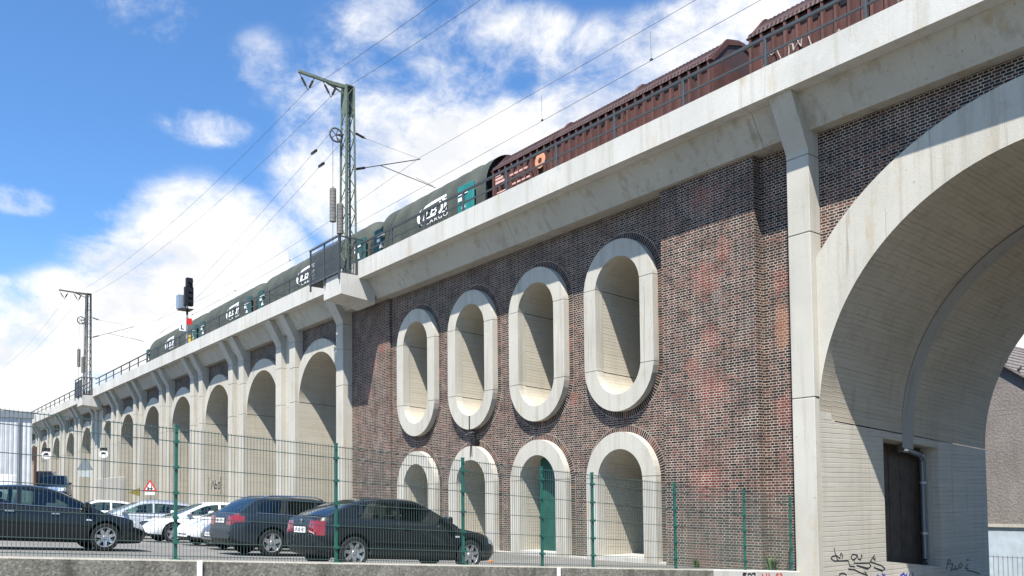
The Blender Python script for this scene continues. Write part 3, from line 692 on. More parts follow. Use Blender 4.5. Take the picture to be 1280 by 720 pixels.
# ------------------------------------------------------------------ signal
S=thing('railway_signal','black railway light signal with red and white L plates on a slim striped post','signal',(-61,-.35,12.97))
mb=MB(); mb.cyl((-61,-.35,12.97),(-61,-.35,16.2),.07,10); mb.build('post',M['galv'],S)
mb=MB(); mb.cyl((-61,-.35,15.3),(-61,-.35,15.8),.076,10); mb.build('post_band',M['black'],S)
mb=MB(); mb.cham(-61.2,-60.85,-.55,.05,15.95,17.3,.03); mb.cham(-61.15,-60.85,-.45,.0,17.3,17.95,.03); hd=mb.build('signal_head',M['black'],S)
mb=MB()
for z in (16.2,16.6,17.0,17.65): mb.tube([(-60.86,-.2,z),(-60.6,-.2,z)],.14,12)
sub(mb,'lamp_hood',M['black'],hd,S)
mb=MB(); mb.cham(-61.75,-61.25,-.9,-.35,15.75,16.75,.02); mb.build('switch_box',M['galv'],S)
mb=MB(); mb.box(-61.8,-60.8,-.8,.05,15.69,15.73); mb.build('service_bracket',M['steel'],S)
mb=MB(); mb.box(-60.92,-60.9,-.42,-.04,14.6,15.05); mb.build('red_plate',M['redp'],S)
mb=MB(); mb.box(-60.91,-60.89,-.92,-.46,14.1,14.62); lp=mb.build('letter_plate',M['white'],S)
mb=MB(); mb.box(-60.889,-60.88,-.80,-.74,14.2,14.52); mb.box(-60.889,-60.88,-.80,-.60,14.2,14.26); sub(mb,'letter',M['black'],lp,S)
mb=MB(); mb.cham(-61.3,-60.9,-.25,.05,13.0,13.85,.02); mb.build('cabinet',M['yellow'],S)

# ------------------------------------------------------------------ trains
def tarpmat():
    m=NT('olive_wagon_tarpaulin',.75,.15); o=m.n('ShaderNodeTexCoord').outputs['Object']; a=m.noise(o,.8,5,.6); b=m.noise(m.scale(o,3,3,.5),1,5,.6)
    w=m.math('SINE',m.math('MULTIPLY',m.sep(o)[0],2*math.pi/1.5)); c=m.mix(m.ramp(a,.3,.7),(.046,.053,.045),(.078,.086,.073)); c=m.mix(m.math('MULTIPLY',m.ramp(b,.5,.75),.5),c,(.075,.075,.064)); m.col(c); m.bump(m.math('ADD',w,m.math('MULTIPLY',a,1.5)),.6,.06); return m.m
M['tarp']=tarpmat(); M['teal']=plain('teal_wagon_paint',(.02,.17,.165),.5,var=.25,scale=2); M['tealdk']=plain('dull_teal_paint',(.022,.085,.08),.6,var=.3,scale=2); M['wagonunder']=plain('dark_underframe',(.03,.028,.026),.8)
def rustpaint():
    m=NT('oxide_red_wagon_paint',.75,.25); o=m.n('ShaderNodeTexCoord').outputs['Object']; a=m.noise(o,1.1,6,.65); b=m.noise(m.scale(o,5,5,.7),1,6,.65)
    c=m.mix(m.ramp(a,.3,.7),(.068,.030,.026),(.115,.050,.042)); c=m.mix(m.math('MULTIPLY',m.ramp(b,.45,.70),.75),c,(.035,.024,.022)); m.col(c); m.bump(b,.2,.01); return m.m
M['red']=rustpaint()
YC=3.2
def bogies(t,x0,x1):
    mb=MB()
    for xb in (x0+2.0,x1-2.0):
        mb.box(xb-1.4,xb+1.4,YC-1.0,YC+1.0,13.35,13.7); 
        for dx in (-.9,.9):
            for yy in (YC-.75,YC+.68): mb.cyl((xb+dx,yy,13.51),(xb+dx,yy+.1,13.51),.46,20)
    mb.build('bogie',M['wagonunder'],t)
def green_wagon(x0,x1,label,logo=True):
    t=thing('covered_wagon',label,'freight wagon',((x0+x1)/2,YC,13.05),group='green covered wagons on the viaduct')
    # tarpaulin over hoops: slightly domed section
    sec=[(-1.5,14.15)]+[(-1.5+.015*k,14.15+.30*k) for k in range(1,4)]+[(1.45*math.cos(rad(180-a)),15.1+1.72*math.sin(rad(a))**.92) for a in range(8,173,8)]+[(1.5-.015*k,14.15+.30*k) for k in range(3,0,-1)]+[(1.5,14.15)]
    L=x1-x0; n=max(12,int(L/.37)); mb=MB(); vs=[]
    for i in range(n+1):
        x=x0+.9+(L-1.8)*i/n; wob=.992+.008*abs(math.cos(math.pi*(i/4)))
        vs+=[(x,YC+y*wob,13.2+(z-13.2)*wob) for y,z in sec]
    m_=len(sec); mb.add(vs,[(i*m_+k,i*m_+k+1,(i+1)*m_+k+1,(i+1)*m_+k) for i in range(n) for k in range(m_-1)]); mb.build('tarpaulin',M['tarp'],t,smooth=True,ang=50)
    for xe,xi in ((x0,x0+.9),(x1,x1-.9)):
        mb=MB(); vs=[(x,YC+y*f,13.2+(z-13.2)*f) for x,f in ((xe,.86),(xe+(xi-xe)*.3,.965),(xe+(xi-xe)*.7,1.0),(xi+(xi-xe)*.08,1.0)) for y,z in sec]
        mb.add(vs,[(i*m_+k,i*m_+k+1,(i+1)*m_+k+1,(i+1)*m_+k) for i in range(3) for k in range(m_-1)]+[tuple(range(m_))]); mb.build('end_hood',M['tarp'],t,smooth=True,ang=50)
        big=xe==x1 and x1>-30; xa,xb=sorted((xe,xe+(xi-xe)*(1.35 if big else .9))); mb=MB(); mb.cham(xa+.02,xb,YC-1.53,YC-1.44,13.8,15.62,.02); mb.build('end_panel',M['teal'] if big else M['tealdk'],t)
    mb=MB(); mb.box(x0-.1,x1+.1,YC-1.45,YC+1.45,13.75,14.15); mb.build('underframe',M['wagonunder'],t)
    mb=MB()
    for xe in (x0-.35,x1+.35):
        for yy in (-.9,.9): mb.cyl((xe,YC+yy,14.0),(xe+(.4 if xe<x0 else -.4),YC+yy,14.0),.12,10); 
    mb.build('buffer',M['steel'],t); bogies(t,x0,x1)
    # lettering on the teal panel and cargo emblem on the sheet
    yy=YC-1.515
    if logo:
        xr=logo
        mb=MB(); e=.0
        def q4(pts,y=yy-.012): mb.add([(xr+a*1.2,y,14.93+b*.68) for a,b in pts],[tuple(range(len(pts)))])
        # white flag: slanted bar on top, crescent at the left, curved stripes at the right, dark B left free on white
        q4([(-1.62,.74),(0,.86),(0,1.02),(-1.0,.98),(-1.45,.90)])
        def sw(cx,cz,r0,r1,a0,a1,w1=None):
            A=arc(cx,cz,r1,a0,a1,10);B=arc(cx,cz,r0,a0,a1,10)
            if w1: B=[(b[0]+(a_[0]-b[0])*abs(i_-5)/5.2,b[1]+(a_[1]-b[1])*abs(i_-5)/5.2) for i_,(a_,b) in enumerate(zip(A,B))]
            for i in range(10): q4([A[i],A[i+1],B[i+1],B[i]])
        sw(-1.45,.27,.38,.62,115,245,1)
        q4([(-1.66,-.02),(-1.42,-.02),(-1.26,.62),(-1.50,.62)]); q4([(-1.40,-.02),(-.75,-.02),(-.70,.07),(-1.38,.07)])
        sw(-.72,.36,.34,.50,-62,58); sw(-.72,.36,.58,.74,-50,44)
        q4([(-.30,-.02),(0,-.02),(0,.76),(-.05,.76),(-.02,.3)])
        mb.build('emblem',M['white'],t,fix=False)
        MX=Matrix.Translation(Vector((xr-1.12,yy-.014,14.93+.23))-Vector(t.location))@Matrix.Rotation(rad(90),4,'X')@Matrix.Diagonal((1.9,1,1,1))
        text_mesh('B',.56,'emblem_letter',M['white'],MX,t,shear=.2)
        MX=Matrix.Translation(Vector((xr-.85,yy-.014,14.73))-Vector(t.location))@Matrix.Rotation(rad(90),4,'X')@Matrix.Diagonal((1.9,1,1,1))
        text_mesh('CARGO',.24,'lettering',M['white'],MX,t,space=1.3)
    for xe in (x1-.75,x0+.75):
        mb=MB(); mb.box(xe-.35,xe+.35,yy-.045,yy+.0,15.2,15.27); mb.box(xe-.35,xe-.1,yy-.045,yy+.0,14.95,15.1)
        mb.prism([(xe-.1,14.6),(xe+.15,14.6),(xe+.05,14.9)],yy-.045,yy+.0,'y')
        mb.build('data_panel',M['white'],t)
    return t
green_wagon(-37.6,-28.9,'green covered wagon nearest the red wagons, white cargo emblem and bright teal end',-30.95)
green_wagon(-53.0,-38.5,'green covered wagon passing behind the near catenary mast and its guard cage',-44.5)
green_wagon(-64.6,-54.2,'green covered wagon with white emblem, second from the far end of the train',-56.4)
green_wagon(-79.2,-65.4,'last green covered wagon at the far end of the train, left of the signal',-71.0)
# open end hoop standing next to the red wagon
E_=thing('covered_wagon','short dark arched wagon end between the teal end hood and the red wagons','freight wagon',(-28.4,YC,13.05))
sec=[(-1.5,14.15),(-1.46,15.1)]+[(1.45*math.cos(rad(180-a)),15.1+1.68*math.sin(rad(a))**.92) for a in range(8,173,8)]+[(1.46,15.1),(1.5,14.15)]
mb=MB(); m_=len(sec); mb.add([(x,YC+y,z) for x in (-28.75,-28.1) for y,z in sec],[(k,k+1,m_+k+1,m_+k) for k in range(m_-1)]); mb.build('hoop_sheet',M['tarp'],E_,smooth=True)
mb=MB(); mb.prism([(y*.98,z) for y,z in sec if z>15.0]+[(1.4,14.9),(-1.4,14.9)],-28.72,-28.68,'x')
mb.v=[(x,y+YC,z) for x,y,z in mb.v]; mb.build('end_wall',M['wagonunder'],E_)
mb=MB(); mb.box(-28.85,-27.9,YC-1.4,YC+1.4,13.7,14.1)
for x in (-28.65,-28.2): mb.box(x-.05,x+.05,YC-1.45,YC-1.35,14.1,15.2)
mb.build('underframe',M['wagonunder'],E_)
def red_wagon(xs,label,emblem=False,scrawl=False):
    x0,x1=xs[0],xs[-1]
    t=thing('hopper_wagon',label,'freight wagon',((x0+x1)/2,YC,13.05),group='red hopper wagons on the viaduct')
    zs,zr=15.62,16.50
    for a,b in zip(xs[:-1],xs[1:]):
        mb=MB(); mb.box(a+.03,b-.03,YC-1.42,YC+1.42,13.75,zs-.08)
        mb.build('body',M['red'],t)
        n=max(3,round((b-a)/.42)); mb=MB()
        for k in range(n+1):
            x=a+.12+(b-a-.24)*k/n; mb.prism([(x-.055,YC-1.42),(x+.055,YC-1.42),(x+.035,YC-1.53),(x-.035,YC-1.55)],13.8,zs-.1,'z')
        mb.build('side_rib',M['red'],t)
        # swinging roof: eave, steep cheek, gentle slope to the ridge
        sec=[(-1.56,zs-.1),(-1.5,zs+.05),(-.72,zs+.69),(-.15,zr),(.15,zr),(.72,zs+.69),(1.5,zs+.05),(1.56,zs-.1)]
        mb=MB(); nn=max(4,round((b-a)/.3)); vs=[]
        for i in range(nn+1):
            x=a+.04+(b-a-.08)*i/nn; o=.012 if i%2 else 0
            vs+=[(x,YC+y,z+o) for y,z in sec]
        mb.add(vs,[(i*8+k,i*8+k+1,(i+1)*8+k+1,(i+1)*8+k) for i in range(nn) for k in range(7)]+[tuple(range(8)),tuple(nn*8+k for k in range(8))]); ro=mb.build('roof',M['roofsheet'],t)
        mb=MB()
        for i in range(2*nn): 
            x=a+.1+(b-a-.2)*i/(2*nn-1); mb.prism([(YC-1.53,zs+.02),(YC-.71,zs+.745),(YC-.13,zr+.05),(YC-.13,zr-.02),(YC-.74,zs+.65)],x-.02,x+.02,'x')
        sub(mb,'roof_rib',M['roofsheet'],ro,t)
        for xx in (a+.05,b-.05):
            mb=MB(); mb.prism([(YC-1.58,zs-.1),(YC-.72,zs+.80),(YC-.15,zr+.06),(YC+.15,zr+.06),(YC+.72,zs+.80),(YC+1.58,zs-.1),(YC+1.4,zs-.1),(YC+.68,zs+.62),(YC,zr-.06),(YC-.68,zs+.62),(YC-1.4,zs-.1)],xx-.05,xx+.05,'x')
            sub(mb,'roof_hoop',M['red'],ro,t)
    mb=MB(); mb.box(x0-.4,x1+.4,YC-1.3,YC+1.3,13.55,13.78)
    for xe in (x0-.7,x1+.7):
        for yy in (-.9,.9): mb.cyl((xe,YC+yy,14.0),(xe+(.5 if xe<x0 else -.5),YC+yy,14.0),.13,10)
    mb.build('underframe',M['wagonunder'],t); bogies(t,x0,x1)
    mb=MB()
    for k in range(int((x1-x0)/.85)): 
        x=x0+.5+k*.85; mb.box(x-.09,x+.09,YC-1.45,YC-1.41,15.2,15.42)
    mb.build('vent_strip',M['black'],t)
    yy=YC-1.54
    if emblem:
        mb=MB(); mb.prism(arc(-24.45,15.0,.30,0,360,24)[:-1],yy-.02,yy,'y'); d=mb.build('round_emblem',plain('faded_orange_paint',(.60,.27,.15),.6),t)
        mb=MB(); mb.prism(arc(-24.45,15.0,.11,0,360,14)[:-1],yy-.025,yy-.018,'y'); sub(mb,'emblem_centre',M['red'],d,t)
        mb=MB()
        for r,(z,n) in enumerate(((15.0,4),(14.8,5),(14.6,4),(14.42,5))):
            for k in range(n): mb.box(-26.35+k*.3+.08*r,-26.35+k*.3+.22+.08*r,yy-.015,yy,z-.035,z+.035)
        for z,w in ((15.25,.35),(15.1,.5),(14.95,.6)): mb.box(-27.3,-27.3+w,yy-.015,yy,z-.05,z+.05)
        mb.box(-27.2,-26.6,yy-.015,yy,14.5,14.55); mb.build('stencil_lines',plain('pale_pink_stencil',(.55,.33,.29),.7),t)
    if scrawl:
        mb=MB(); random.seed(11)
        for k in range(7):
            x=-14.35+k*.72+random.uniform(-.12,.12); z=14.25; h=random.uniform(.3,.75); p=(x,z+random.uniform(0,.2))
            for q_ in range(random.randint(4,7)):
                q=(p[0]+random.uniform(-.16,.26),min(z+h,max(z,p[1]+random.uniform(-.5,.5)))); mb.bar((p[0],yy-.005,p[1]),(q[0],yy-.005,q[1]),.012,random.uniform(.03,.075),(0,1,0)); p=q
        mb.build('graffiti',plain('pale_chalk_paint',(.42,.36,.33),.8),t)
    return t
red_wagon([-27.6,-23.7,-19.97,-16.25],'red brown hopper wagon with three roof humps, round orange emblem at its left end',emblem=True)
red_wagon([-14.95,-11.2,-7.45,-3.7],'red brown hopper wagon at the upper right, pale graffiti along its side',scrawl=True)

# ------------------------------------------------------------------ small fittings on the viaduct
L=thing('security_camera','small dark camera with cable fixed under the second oval window from the left','camera',(-27.44,.6,4.2))
mb=MB(); mb.tube([(-27.44,.345,5.35),(-27.44,.345,4.82),(-27.44,.60,4.75),(-27.40,.60,4.45)],.022,6); mb.build('cable',M['black'],L)
mb=MB(); mb.cham(-27.5,-27.2,.3,.6,4.64,4.70,.02); mb.tube([(-27.3,.34,4.68),(-27.18,.22,4.60)],.035,8); mb.tube([(-27.45,.34,4.65),(-27.58,.24,4.56)],.035,8); mb.build('camera_body',M['rail'],L)
mb=MB(); mb.cham(-27.4,-27.12,.35,.62,4.22,4.42,.02); mb.build('junction_box',M['black'],L)
mb=MB(); mb.tube([(-27.36,.345,4.2),(-27.4,.345,3.7)],.018,6); mb.tube([(-27.3,.345,4.2),(-27.28,.345,3.75)],.014,6); mb.build('conduit',M['black'],L)
D=thing('drain_pipe','galvanised drain pipe with an elbow in the dark doorway under the arch','pipe',(-12.3,6.1,0))
mb=MB(); mb.tube([(-12.2,4.7,3.35),(-12.25,5.0,3.35),(-12.3,6.0,3.22),(-12.32,6.12,3.15),(-12.33,6.15,3.0),(-12.33,6.15,.15),(-12.3,6.05,.02)],.085,12); mb.build('pipe',plain('zinc_pipe',(.16,.18,.20),.35,.5,.5),D,smooth=True,ang=60)
mb=MB()
for z in (2.4,.9): mb.cyl((-12.33,6.15,z-.03),(-12.33,6.15,z+.03),.105,12); mb.box(-12.36,-12.3,6.2,6.4,z-.015,z+.015)
mb.build('pipe_clamp',M['galv'],D)
mb=MB(); mb.tube([(-12.2,4.65,3.36),(-12.24,4.95,3.35)],.11,12); mb.build('pipe_sleeve',M['chrome'],D); mb=MB(); mb.tube([(-12.3,5.95,3.24),(-12.325,6.14,3.1)],.11,12); mb.build('pipe_sleeve',M['chrome'],D)

# ------------------------------------------------------------------ warehouse, house, signs
WH=thing('warehouse','white corrugated metal warehouse with a grey roof edge at the left end of the viaduct','warehouse',(-62,-14,2))
# its right hand corner stands at x=-60, y=-10.05
mb=MB(); mb.box(-84,-60,-34,-10.05,-.5,7.35); mb.build('wall',M['cladding'],WH)
mb=MB(); mb.box(-84.1,-59.9,-34.1,-9.95,7.352,7.75); mb.build('roof_edge',plain('grey_roof_trim',(.19,.21,.23),.6),WH)
mb=MB(); mb.cyl((-59.93,-10.75,1),(-59.93,-10.75,7.3),.06,8); mb.build('downpipe',plain('dark_grey_pipe',(.16,.17,.18),.5),WH)
mb=MB(); mb.cham(-60.2,-60.03,-9.9,-9.75,.5,5.6,.02); o=mb.build('steel_post',plain('dark_red_post_paint',(.09,.025,.022),.7),org=(-59.8,-9.8,1)); tag(o,'dark red post beside the corner of the white warehouse','post')

def roughcast():
    m=NT('grey_roughcast_render',.95,.15); p=m.pos(); a=m.noise(p,.6,5,.6); b=m.noise(p,9,5,.7); s=m.noise(m.scale(p,2.5,2.5,.3),1,5,.6)
    c=m.mix(m.ramp(a,.3,.7),(.20,.18,.165),(.27,.245,.225)); c=m.mix(m.ramp(b,.35,.65),m.mix(1,c,(.72,.72,.72),'MULTIPLY'),c); c=m.mix(m.math('MULTIPLY',m.ramp(s,.5,.75),.35),c,(.13,.12,.11)); m.col(c); m.bump(b,.9,.05); return m.m
HS=thing('gable_house','grey roughcast house with a tiled gable and pale blue base seen through the big arch','house',(-20,25,-2))
rz_,rx_=10.17,-20.0; 
def roofz(x): return 8.37-(x+17.63)*.757
mb=MB(); mb.prism([(-26.5,.6),(-14.4,.6),(-14.4,roofz(-14.4)),(-20.5,roofz(-20.5)),(-26.5,roofz(-20.5)-6*.757)],25,36,'y'); mb.build('wall',roughcast(),HS)
mb=MB(); mb.box(-26.45,-14.45,25.03,35.9,-2.5,.45); mb.build('base_wall',plain('pale_blue_wall_paint',(.38,.44,.49),.85,var=.15,scale=2),HS)
mb=MB(); mb.box(-26.52,-14.38,24.94,36.0,.45,.60); mb.build('ledge',M['beam'],HS)
mb=MB()
for sgn in (1,-1):
    e=-20.5+sgn*6.6; n=16
    for k in range(n):
        a=-20.5+(e+20.5)*k/n; b=-20.5+(e+20.5)*(k+1)/n
        za=roofz(-20.5)-abs(a+20.5)*.757; zb=roofz(-20.5)-abs(b+20.5)*.757
        mb.add([(a,24.75,za+.10),(b,24.75,zb+.17),(b,36.2,zb+.17),(a,36.2,za+.10),(a,24.75,za+.02),(b,24.75,zb+.02),(b,36.2,zb+.02),(a,36.2,za+.02)],[(0,1,2,3),(7,6,5,4),(4,5,1,0),(5,6,2,1),(6,7,3,2),(7,4,0,3)])
rf=mb.build('roof',plain('grey_brown_roof_tiles',(.15,.13,.12),.85,var=.35,scale=5),HS)
for k,x in enumerate((-17.35,-16.75)):
    b=thing('bird',('dark pigeon sitting higher up on the gable roof edge','dark pigeon sitting lower down on the gable roof edge')[k],'bird',(x,24.9,roofz(x)+.14))
    mb=MB(); z0=roofz(x)+.15
    mb.tube([(x-.14,24.9,z0+.06),(x-.06,24.9,z0+.10),(x+.02,24.9,z0+.14),(x+.07,24.9,z0+.21),(x+.09,24.9,z0+.255),(x+.12,24.9,z0+.26),(x+.155,24.9,z0+.25)],[.008,.05,.07,.05,.034,.03,.004],8)
    for s in (-.02,.02): mb.tube([(x,24.9+s,z0+.1),(x,24.9+s,z0-.0)],.006,4)
    mb.build('body',plain('pigeon_grey',(.05,.05,.06),.8),b,smooth=True)
PF=thing('picket_railing','white painted railing in front of the pale blue house base','railing',(-18,22,-1.9))
mb=MB()
for k in range(46): x=-22+k*.2; mb.box(x-.012,x+.012,21.988,22.012,-1.75,-.72)
mb.build('pickets',M['galv'],PF)
mb=MB(); mb.box(-22.1,-12.9,21.975,22.025,-.80,-.77); mb.box(-22.1,-12.9,21.975,22.025,-1.7,-1.67); mb.build('rail',M['galv'],PF)
mb=MB(); mb.box(-24,-12,21.8,22.2,-2.6,-1.76); o=mb.build('garden_wall',M['fascia'],org=(-18,22,-2.6)); tag(o,'low pale concrete kerb wall under the white railing','wall')

def sign(label,x,y,z0,zc,kind,s=.5,back=False):
    t=thing('road_sign',label,'road sign',(x,y,z0)); cz=zc
    # signs face the camera side of the lot (+x, -y)
    f=Vector((.93,-.36,0)).normalized(); r=Vector((0,0,1)).cross(f); 
    def P(a,b,d): v=Vector((x,y,cz))+r*a+Vector((0,0,b))+f*d; return v[:]
    mb=MB(); mb.cyl((x,y,z0),(x,y,cz+s*.8),.035,8); mb.build('post',M['galv'],t)
    def pl(pts,d0,d1,name,mat,par=None):
        n=len(pts); mb=MB(); mb.add([P(a,b,d0) for a,b in pts]+[P(a,b,d1) for a,b in pts],[tuple(range(n)),tuple(range(n,2*n))]+[(k,(k+1)%n,n+(k+1)%n,n+k) for k in range(n)])
        return mb.build(name,mat,t) if par is None else sub(mb,name,mat,par,t)
    tri=lambda q:[(-q*.866,-q*.5),(q*.866,-q*.5),(0,q)]
    if kind=='tri':
        b=pl(tri(s),.04,.06,'red_border',M['redp']); pl(tri(s*.62),.062,.066,'white_face',M['white'],b)
        for q in ([(-.16,-.12),(.16,-.12),(.16,-.05),(-.16,-.05)],[(.05,-.2),(.11,-.2),(.11,.12),(.05,.12)],[(-.13,-.18),(-.07,-.18),(-.07,.03),(-.13,.03)]): pl([(a*s*2,c*s*2) for a,c in q],.067,.07,'symbol',M['black'],b)
        pl([(-.35*s*1.6,-s*.95),(.35*s*1.6,-s*.95),(.35*s*1.6,-s*.58),(-.35*s*1.6,-s*.58)],.04,.055,'plate',M['white'])
    if kind=='triback':
        pl(tri(s),.04,.06,'triangle_back',plain('grey_sign_back',(.16,.19,.21),.5)); pl([(-.4*s*1.5,-s*1.25),(.4*s*1.5,-s*1.25),(.4*s*1.5,-s*.55),(-.4*s*1.5,-s*.55)],.04,.055,'plate_back',plain('grey_plate_back',(.38,.42,.42),.5))
    if kind=='round':
        pl(arc(0,0,s,0,360,24)[:-1],.04,.06,'disc',M['white']); pl([(-s*.6,-s*.05),(s*.6,-s*.05),(s*.2,s*.5),(-s*.3,s*.45)],.062,.066,'symbol',M['black']); pl([(-s*.8,s*.75),(s*.8,s*.75),(s*.8,s*1.6),(-s*.8,s*1.6)],.04,.06,'upper_plate',M['black'])
    return t
sign('red bordered warning triangle showing crossing arrows beside the white cars',-46.5,-6.6,1.0,2.83,'tri',.42)
sign('back of a grey triangular sign beside the far dark pickup',-64,-6.2,1.9,4.62,'triback',.62)
sign('round white sign below a black plate in front of the far arcade',-66,-4.6,1.7,5.55,'round',.29)
sign('round white sign with a black plate close to the warehouse corner',-70,-7.6,1.9,5.6,'round',.32)
fl=thing('pennant','small olive triangular cloth flag on a stick behind the white cars','flag',(-52,-6,1.2))
mb=MB(); mb.cyl((-52,-5.7,1.2),(-52,-5.7,2.95),.02,6); mb.build('stick',M['steel'],fl)
mb=MB(); mb.add([(-52,-5.7,2.9),(-52,-5.7,2.4),(-52.0,-6.35,2.62),(-52.02,-5.7,2.9),(-52.02,-5.7,2.4),(-52.02,-6.35,2.62)],[(0,1,2),(5,4,3),(0,2,5,3),(1,4,5,2),(0,3,4,1)]); mb.build('cloth',M['olive'],fl)
bx=MB(); bx.cham(-76,-68,-3.0,-2.6,1.4,4.0,.03); o=bx.build('site_hoarding',concrete('grey_hoarding',(.40,.39,.36)),org=(-72,-2.8,1.4)); tag(o,'pale grey boarded enclosure at the foot of the far arcade','hoarding')
ib=MB(); ib.cham(-64.5,-63.8,-9.1,-8.0,1.6,4.2,.02); o=ib.build('notice_board',plain('grey_board_paint',(.20,.20,.20),.7,var=.5,scale=4),org=(-64,-8.5,1.6)); tag(o,'grey sprayed board beside the warehouse wall','board')
# spray tag low on the arcade pier
TG=[[(-57.2,2.0),(-57.2,3.1)],[(-56.7,2.3),(-56.4,2.9),(-56.1,2.3)],[(-55.9,2.9),(-56.0,2.4),(-55.7,2.35),(-55.65,2.6),(-55.95,2.65)],[(-55.4,2.7),(-55.1,2.75),(-55.1,2.35),(-55.4,2.35),(-55.35,2.6)],[(-54.9,2.0),(-54.9,3.1)]]
rb=ribbon([[(a,b) for a,b in s] for s in TG],.09,0); rb.v=[(y,-.006-x*.5,z) for x,y,z in rb.v]
rb.v=[(a,y,b+.55) for a,y,b in rb.v]; rb.build('graffiti',M['ink'],V,fix=False)

# ------------------------------------------------------------------ cars
def interp(pts,x):
    if x<=pts[0][0]: return pts[0][1]
    for (a,b),(c,d) in zip(pts[:-1],pts[1:]):
        if x<=c: return b+(d-b)*(x-a)/(c-a)
    return pts[-1][1]
def cat(pts,n=4):
    """soften a polyline (Catmull-Rom)"""
    out=[]
    for i in range(len(pts)-1):
        p0=pts[max(i-1,0)];p1=pts[i];p2=pts[i+1];p3=pts[min(i+2,len(pts)-1)]
        for k in range(n):
            t=k/n; out.append(tuple(.5*((2*p1[j])+(-p0[j]+p2[j])*t+(2*p0[j]-5*p1[j]+4*p2[j]-p3[j])*t*t+(-p0[j]+3*p1[j]-3*p2[j]+p3[j])*t**3) for j in (0,1)))
    return out+[pts[-1]]
def make_car(name,label,cfg,paint,loc,heading):
    """heading: compass bearing of the nose, degrees clockwise from +Y.  local x = forward"""
    t=thing(name,label,cfg.get('cat','car'),loc,world=False,rz=rad(90-heading))
    sl=cfg.get('tilt'); 
    Lh=cfg['L']/2; Wh=cfg['W']/2
    top=cat(cfg['top']); bot=cfg['bot']; roof=cat(cfg['roof']); r=cfg['r']; wx=cfg['wheels']
    def plan(x):
        e=Lh-abs(x); f=1-.22*max(0,1-e/.42)**2.2-.035*max(0,1-e/1.3); return Wh*f
    xs=set([-Lh,-Lh+.03,-Lh+.08,-Lh+.16,-Lh+.28,Lh-.28,Lh-.16,Lh-.08,Lh-.03,Lh]); n=30
    for k in range(1,n): xs.add(round(-Lh+.28+(cfg['L']-.56)*k/n,3))
    xa=-Lh; za=interp(top,xa)
    for k in range(1,int(cfg['L']/.004)):
        x=-Lh+k*.004; z=interp(top,x)
        if abs(z-za)>.042: xs.add(round(x,3)); za=z
    xs=sorted(xs); xs=[v for i,v in enumerate(xs) if i==0 or v-xs[i-1]>.0035]
    def sec(x):
        zt=interp(top,x); zb=interp(bot,x); w=plan(x); h=zt-zb
        return [(0,zb),(w*.82,zb),(w*.955,zb+.09*min(1,h/.3)),(w*.985,zb+h*.28),(w,zb+h*.52),(w*.992,zb+h*.72),(w*.962,zb+h*.91),(w*.90,zb+h*1.0),(w*.55,zb+h*1.0+.018),(0,zb+h+.026)]
    tags=[]; mats=[]
    def tid(nm,mat):
        for i,(a,b) in enumerate(tags):
            if a==nm: return i
        tags.append((nm,mat)); return len(tags)-1
    T_b=tid('body',paint); T_in=tid('underbody',M['black'])
    bm=bmesh.new(); NP=10
    rings=[]
    for x in xs:
        s=sec(x); full=[(x,-y,z) for y,z in s[::-1]]+[(x,y,z) for y,z in s[1:]][:-1]
        # order: top centre(-) ... bottom centre ... up the + side (without repeating the top centre)
        rings.append([bm.verts.new(p) for p in full])
    m=len(rings[0])
    lights=cfg.get('lights',[])
    for i in range(len(xs)-1):
        xm=(xs[i]+xs[i+1])/2
        for k in range(m):
            f=bm.faces.new((rings[i][k],rings[i+1][k],rings[i+1][(k+1)%m],rings[i][(k+1)%m])); f.material_index=T_b
            kk=k if k<9 else 17-k      # 0 top ... 8 bottom
            row=8-kk                   # 8 = topmost strip, 0 bottom
            if row<=0: f.material_index=T_in
            if row==1 and cfg.get('sill',True): f.material_index=T_in
            y=sum(v.co.y for v in f.verts)/4
            zc_=sum(v.co.z for v in f.verts)/4
            if row>=3:
                for nm,a,b,z0,z1,y0,y1,mat in lights:
                    if a<=xm<=b and z0<=zc_<=z1 and y0<=abs(y)<=y1: f.material_index=tid(nm+(('|L' if y>0 else '|R') if y0>0 else ''),mat)
    # end caps, cut into strips and thirds
    for e,ri in ((0,rings[0]),(1,rings[-1])):
        s=sec(xs[0] if e==0 else xs[-1]); x=xs[0] if e==0 else xs[-1]
        lv=[ri[NP-1-j] for j in range(NP)]; rv_=[ri[NP-1+j] if NP-1+j<m else ri[0] for j in range(NP)]
        prev=None
        ys=(-1,-.62,.62,1)
        for j in range(1,NP-1):
            row=[lv[j],bm.verts.new((x,-s[j][0]*.62,s[j][1])),bm.verts.new((x,s[j][0]*.62,s[j][1])),rv_[j]]
            if prev is None:
                bm.faces.new((lv[0],lv[1],row[1],row[2],rv_[1])).material_index=T_in
            else:
                for q in range(3):
                    f=bm.faces.new((prev[q],prev[q+1],row[q+1],row[q])); f.material_index=T_b
                    jr=j-1
                    for nm,(en,rows,qs,mat) in cfg.get('caps',{}).items():
                        if en==e and jr in rows and q in qs: f.material_index=tid(nm+(('|R','|M','|L')[q] if len(qs)>1 else ''),mat)
            prev=row
        bm.faces.new((prev[0],prev[1],prev[2],prev[3],ri[0])).material_index=T_b
    bmesh.ops.recalc_face_normals(bm,faces=bm.faces[:])
    me=bpy.data.meshes.new('tmp'); bm.to_mesh(me); bm.free()
    ob=bpy.data.objects.new('tmp',me); COL.objects.link(ob)
    uniq=[b.copy() for a,b in tags]
    for u in uniq: me.materials.append(u)
    # wheel arches are cut out
    cut=MB()
    for x in wx:
        for s in (-1,1):
            cut.cyl((x,s*(Wh-.30),r+.01),(x,s*(Wh+.2),r+.01),r+.055,28)
    cm=bpy.data.meshes.new('cut'); cm.from_pydata(cut.v,[],cut.f); cm.materials.append(M['inner'])
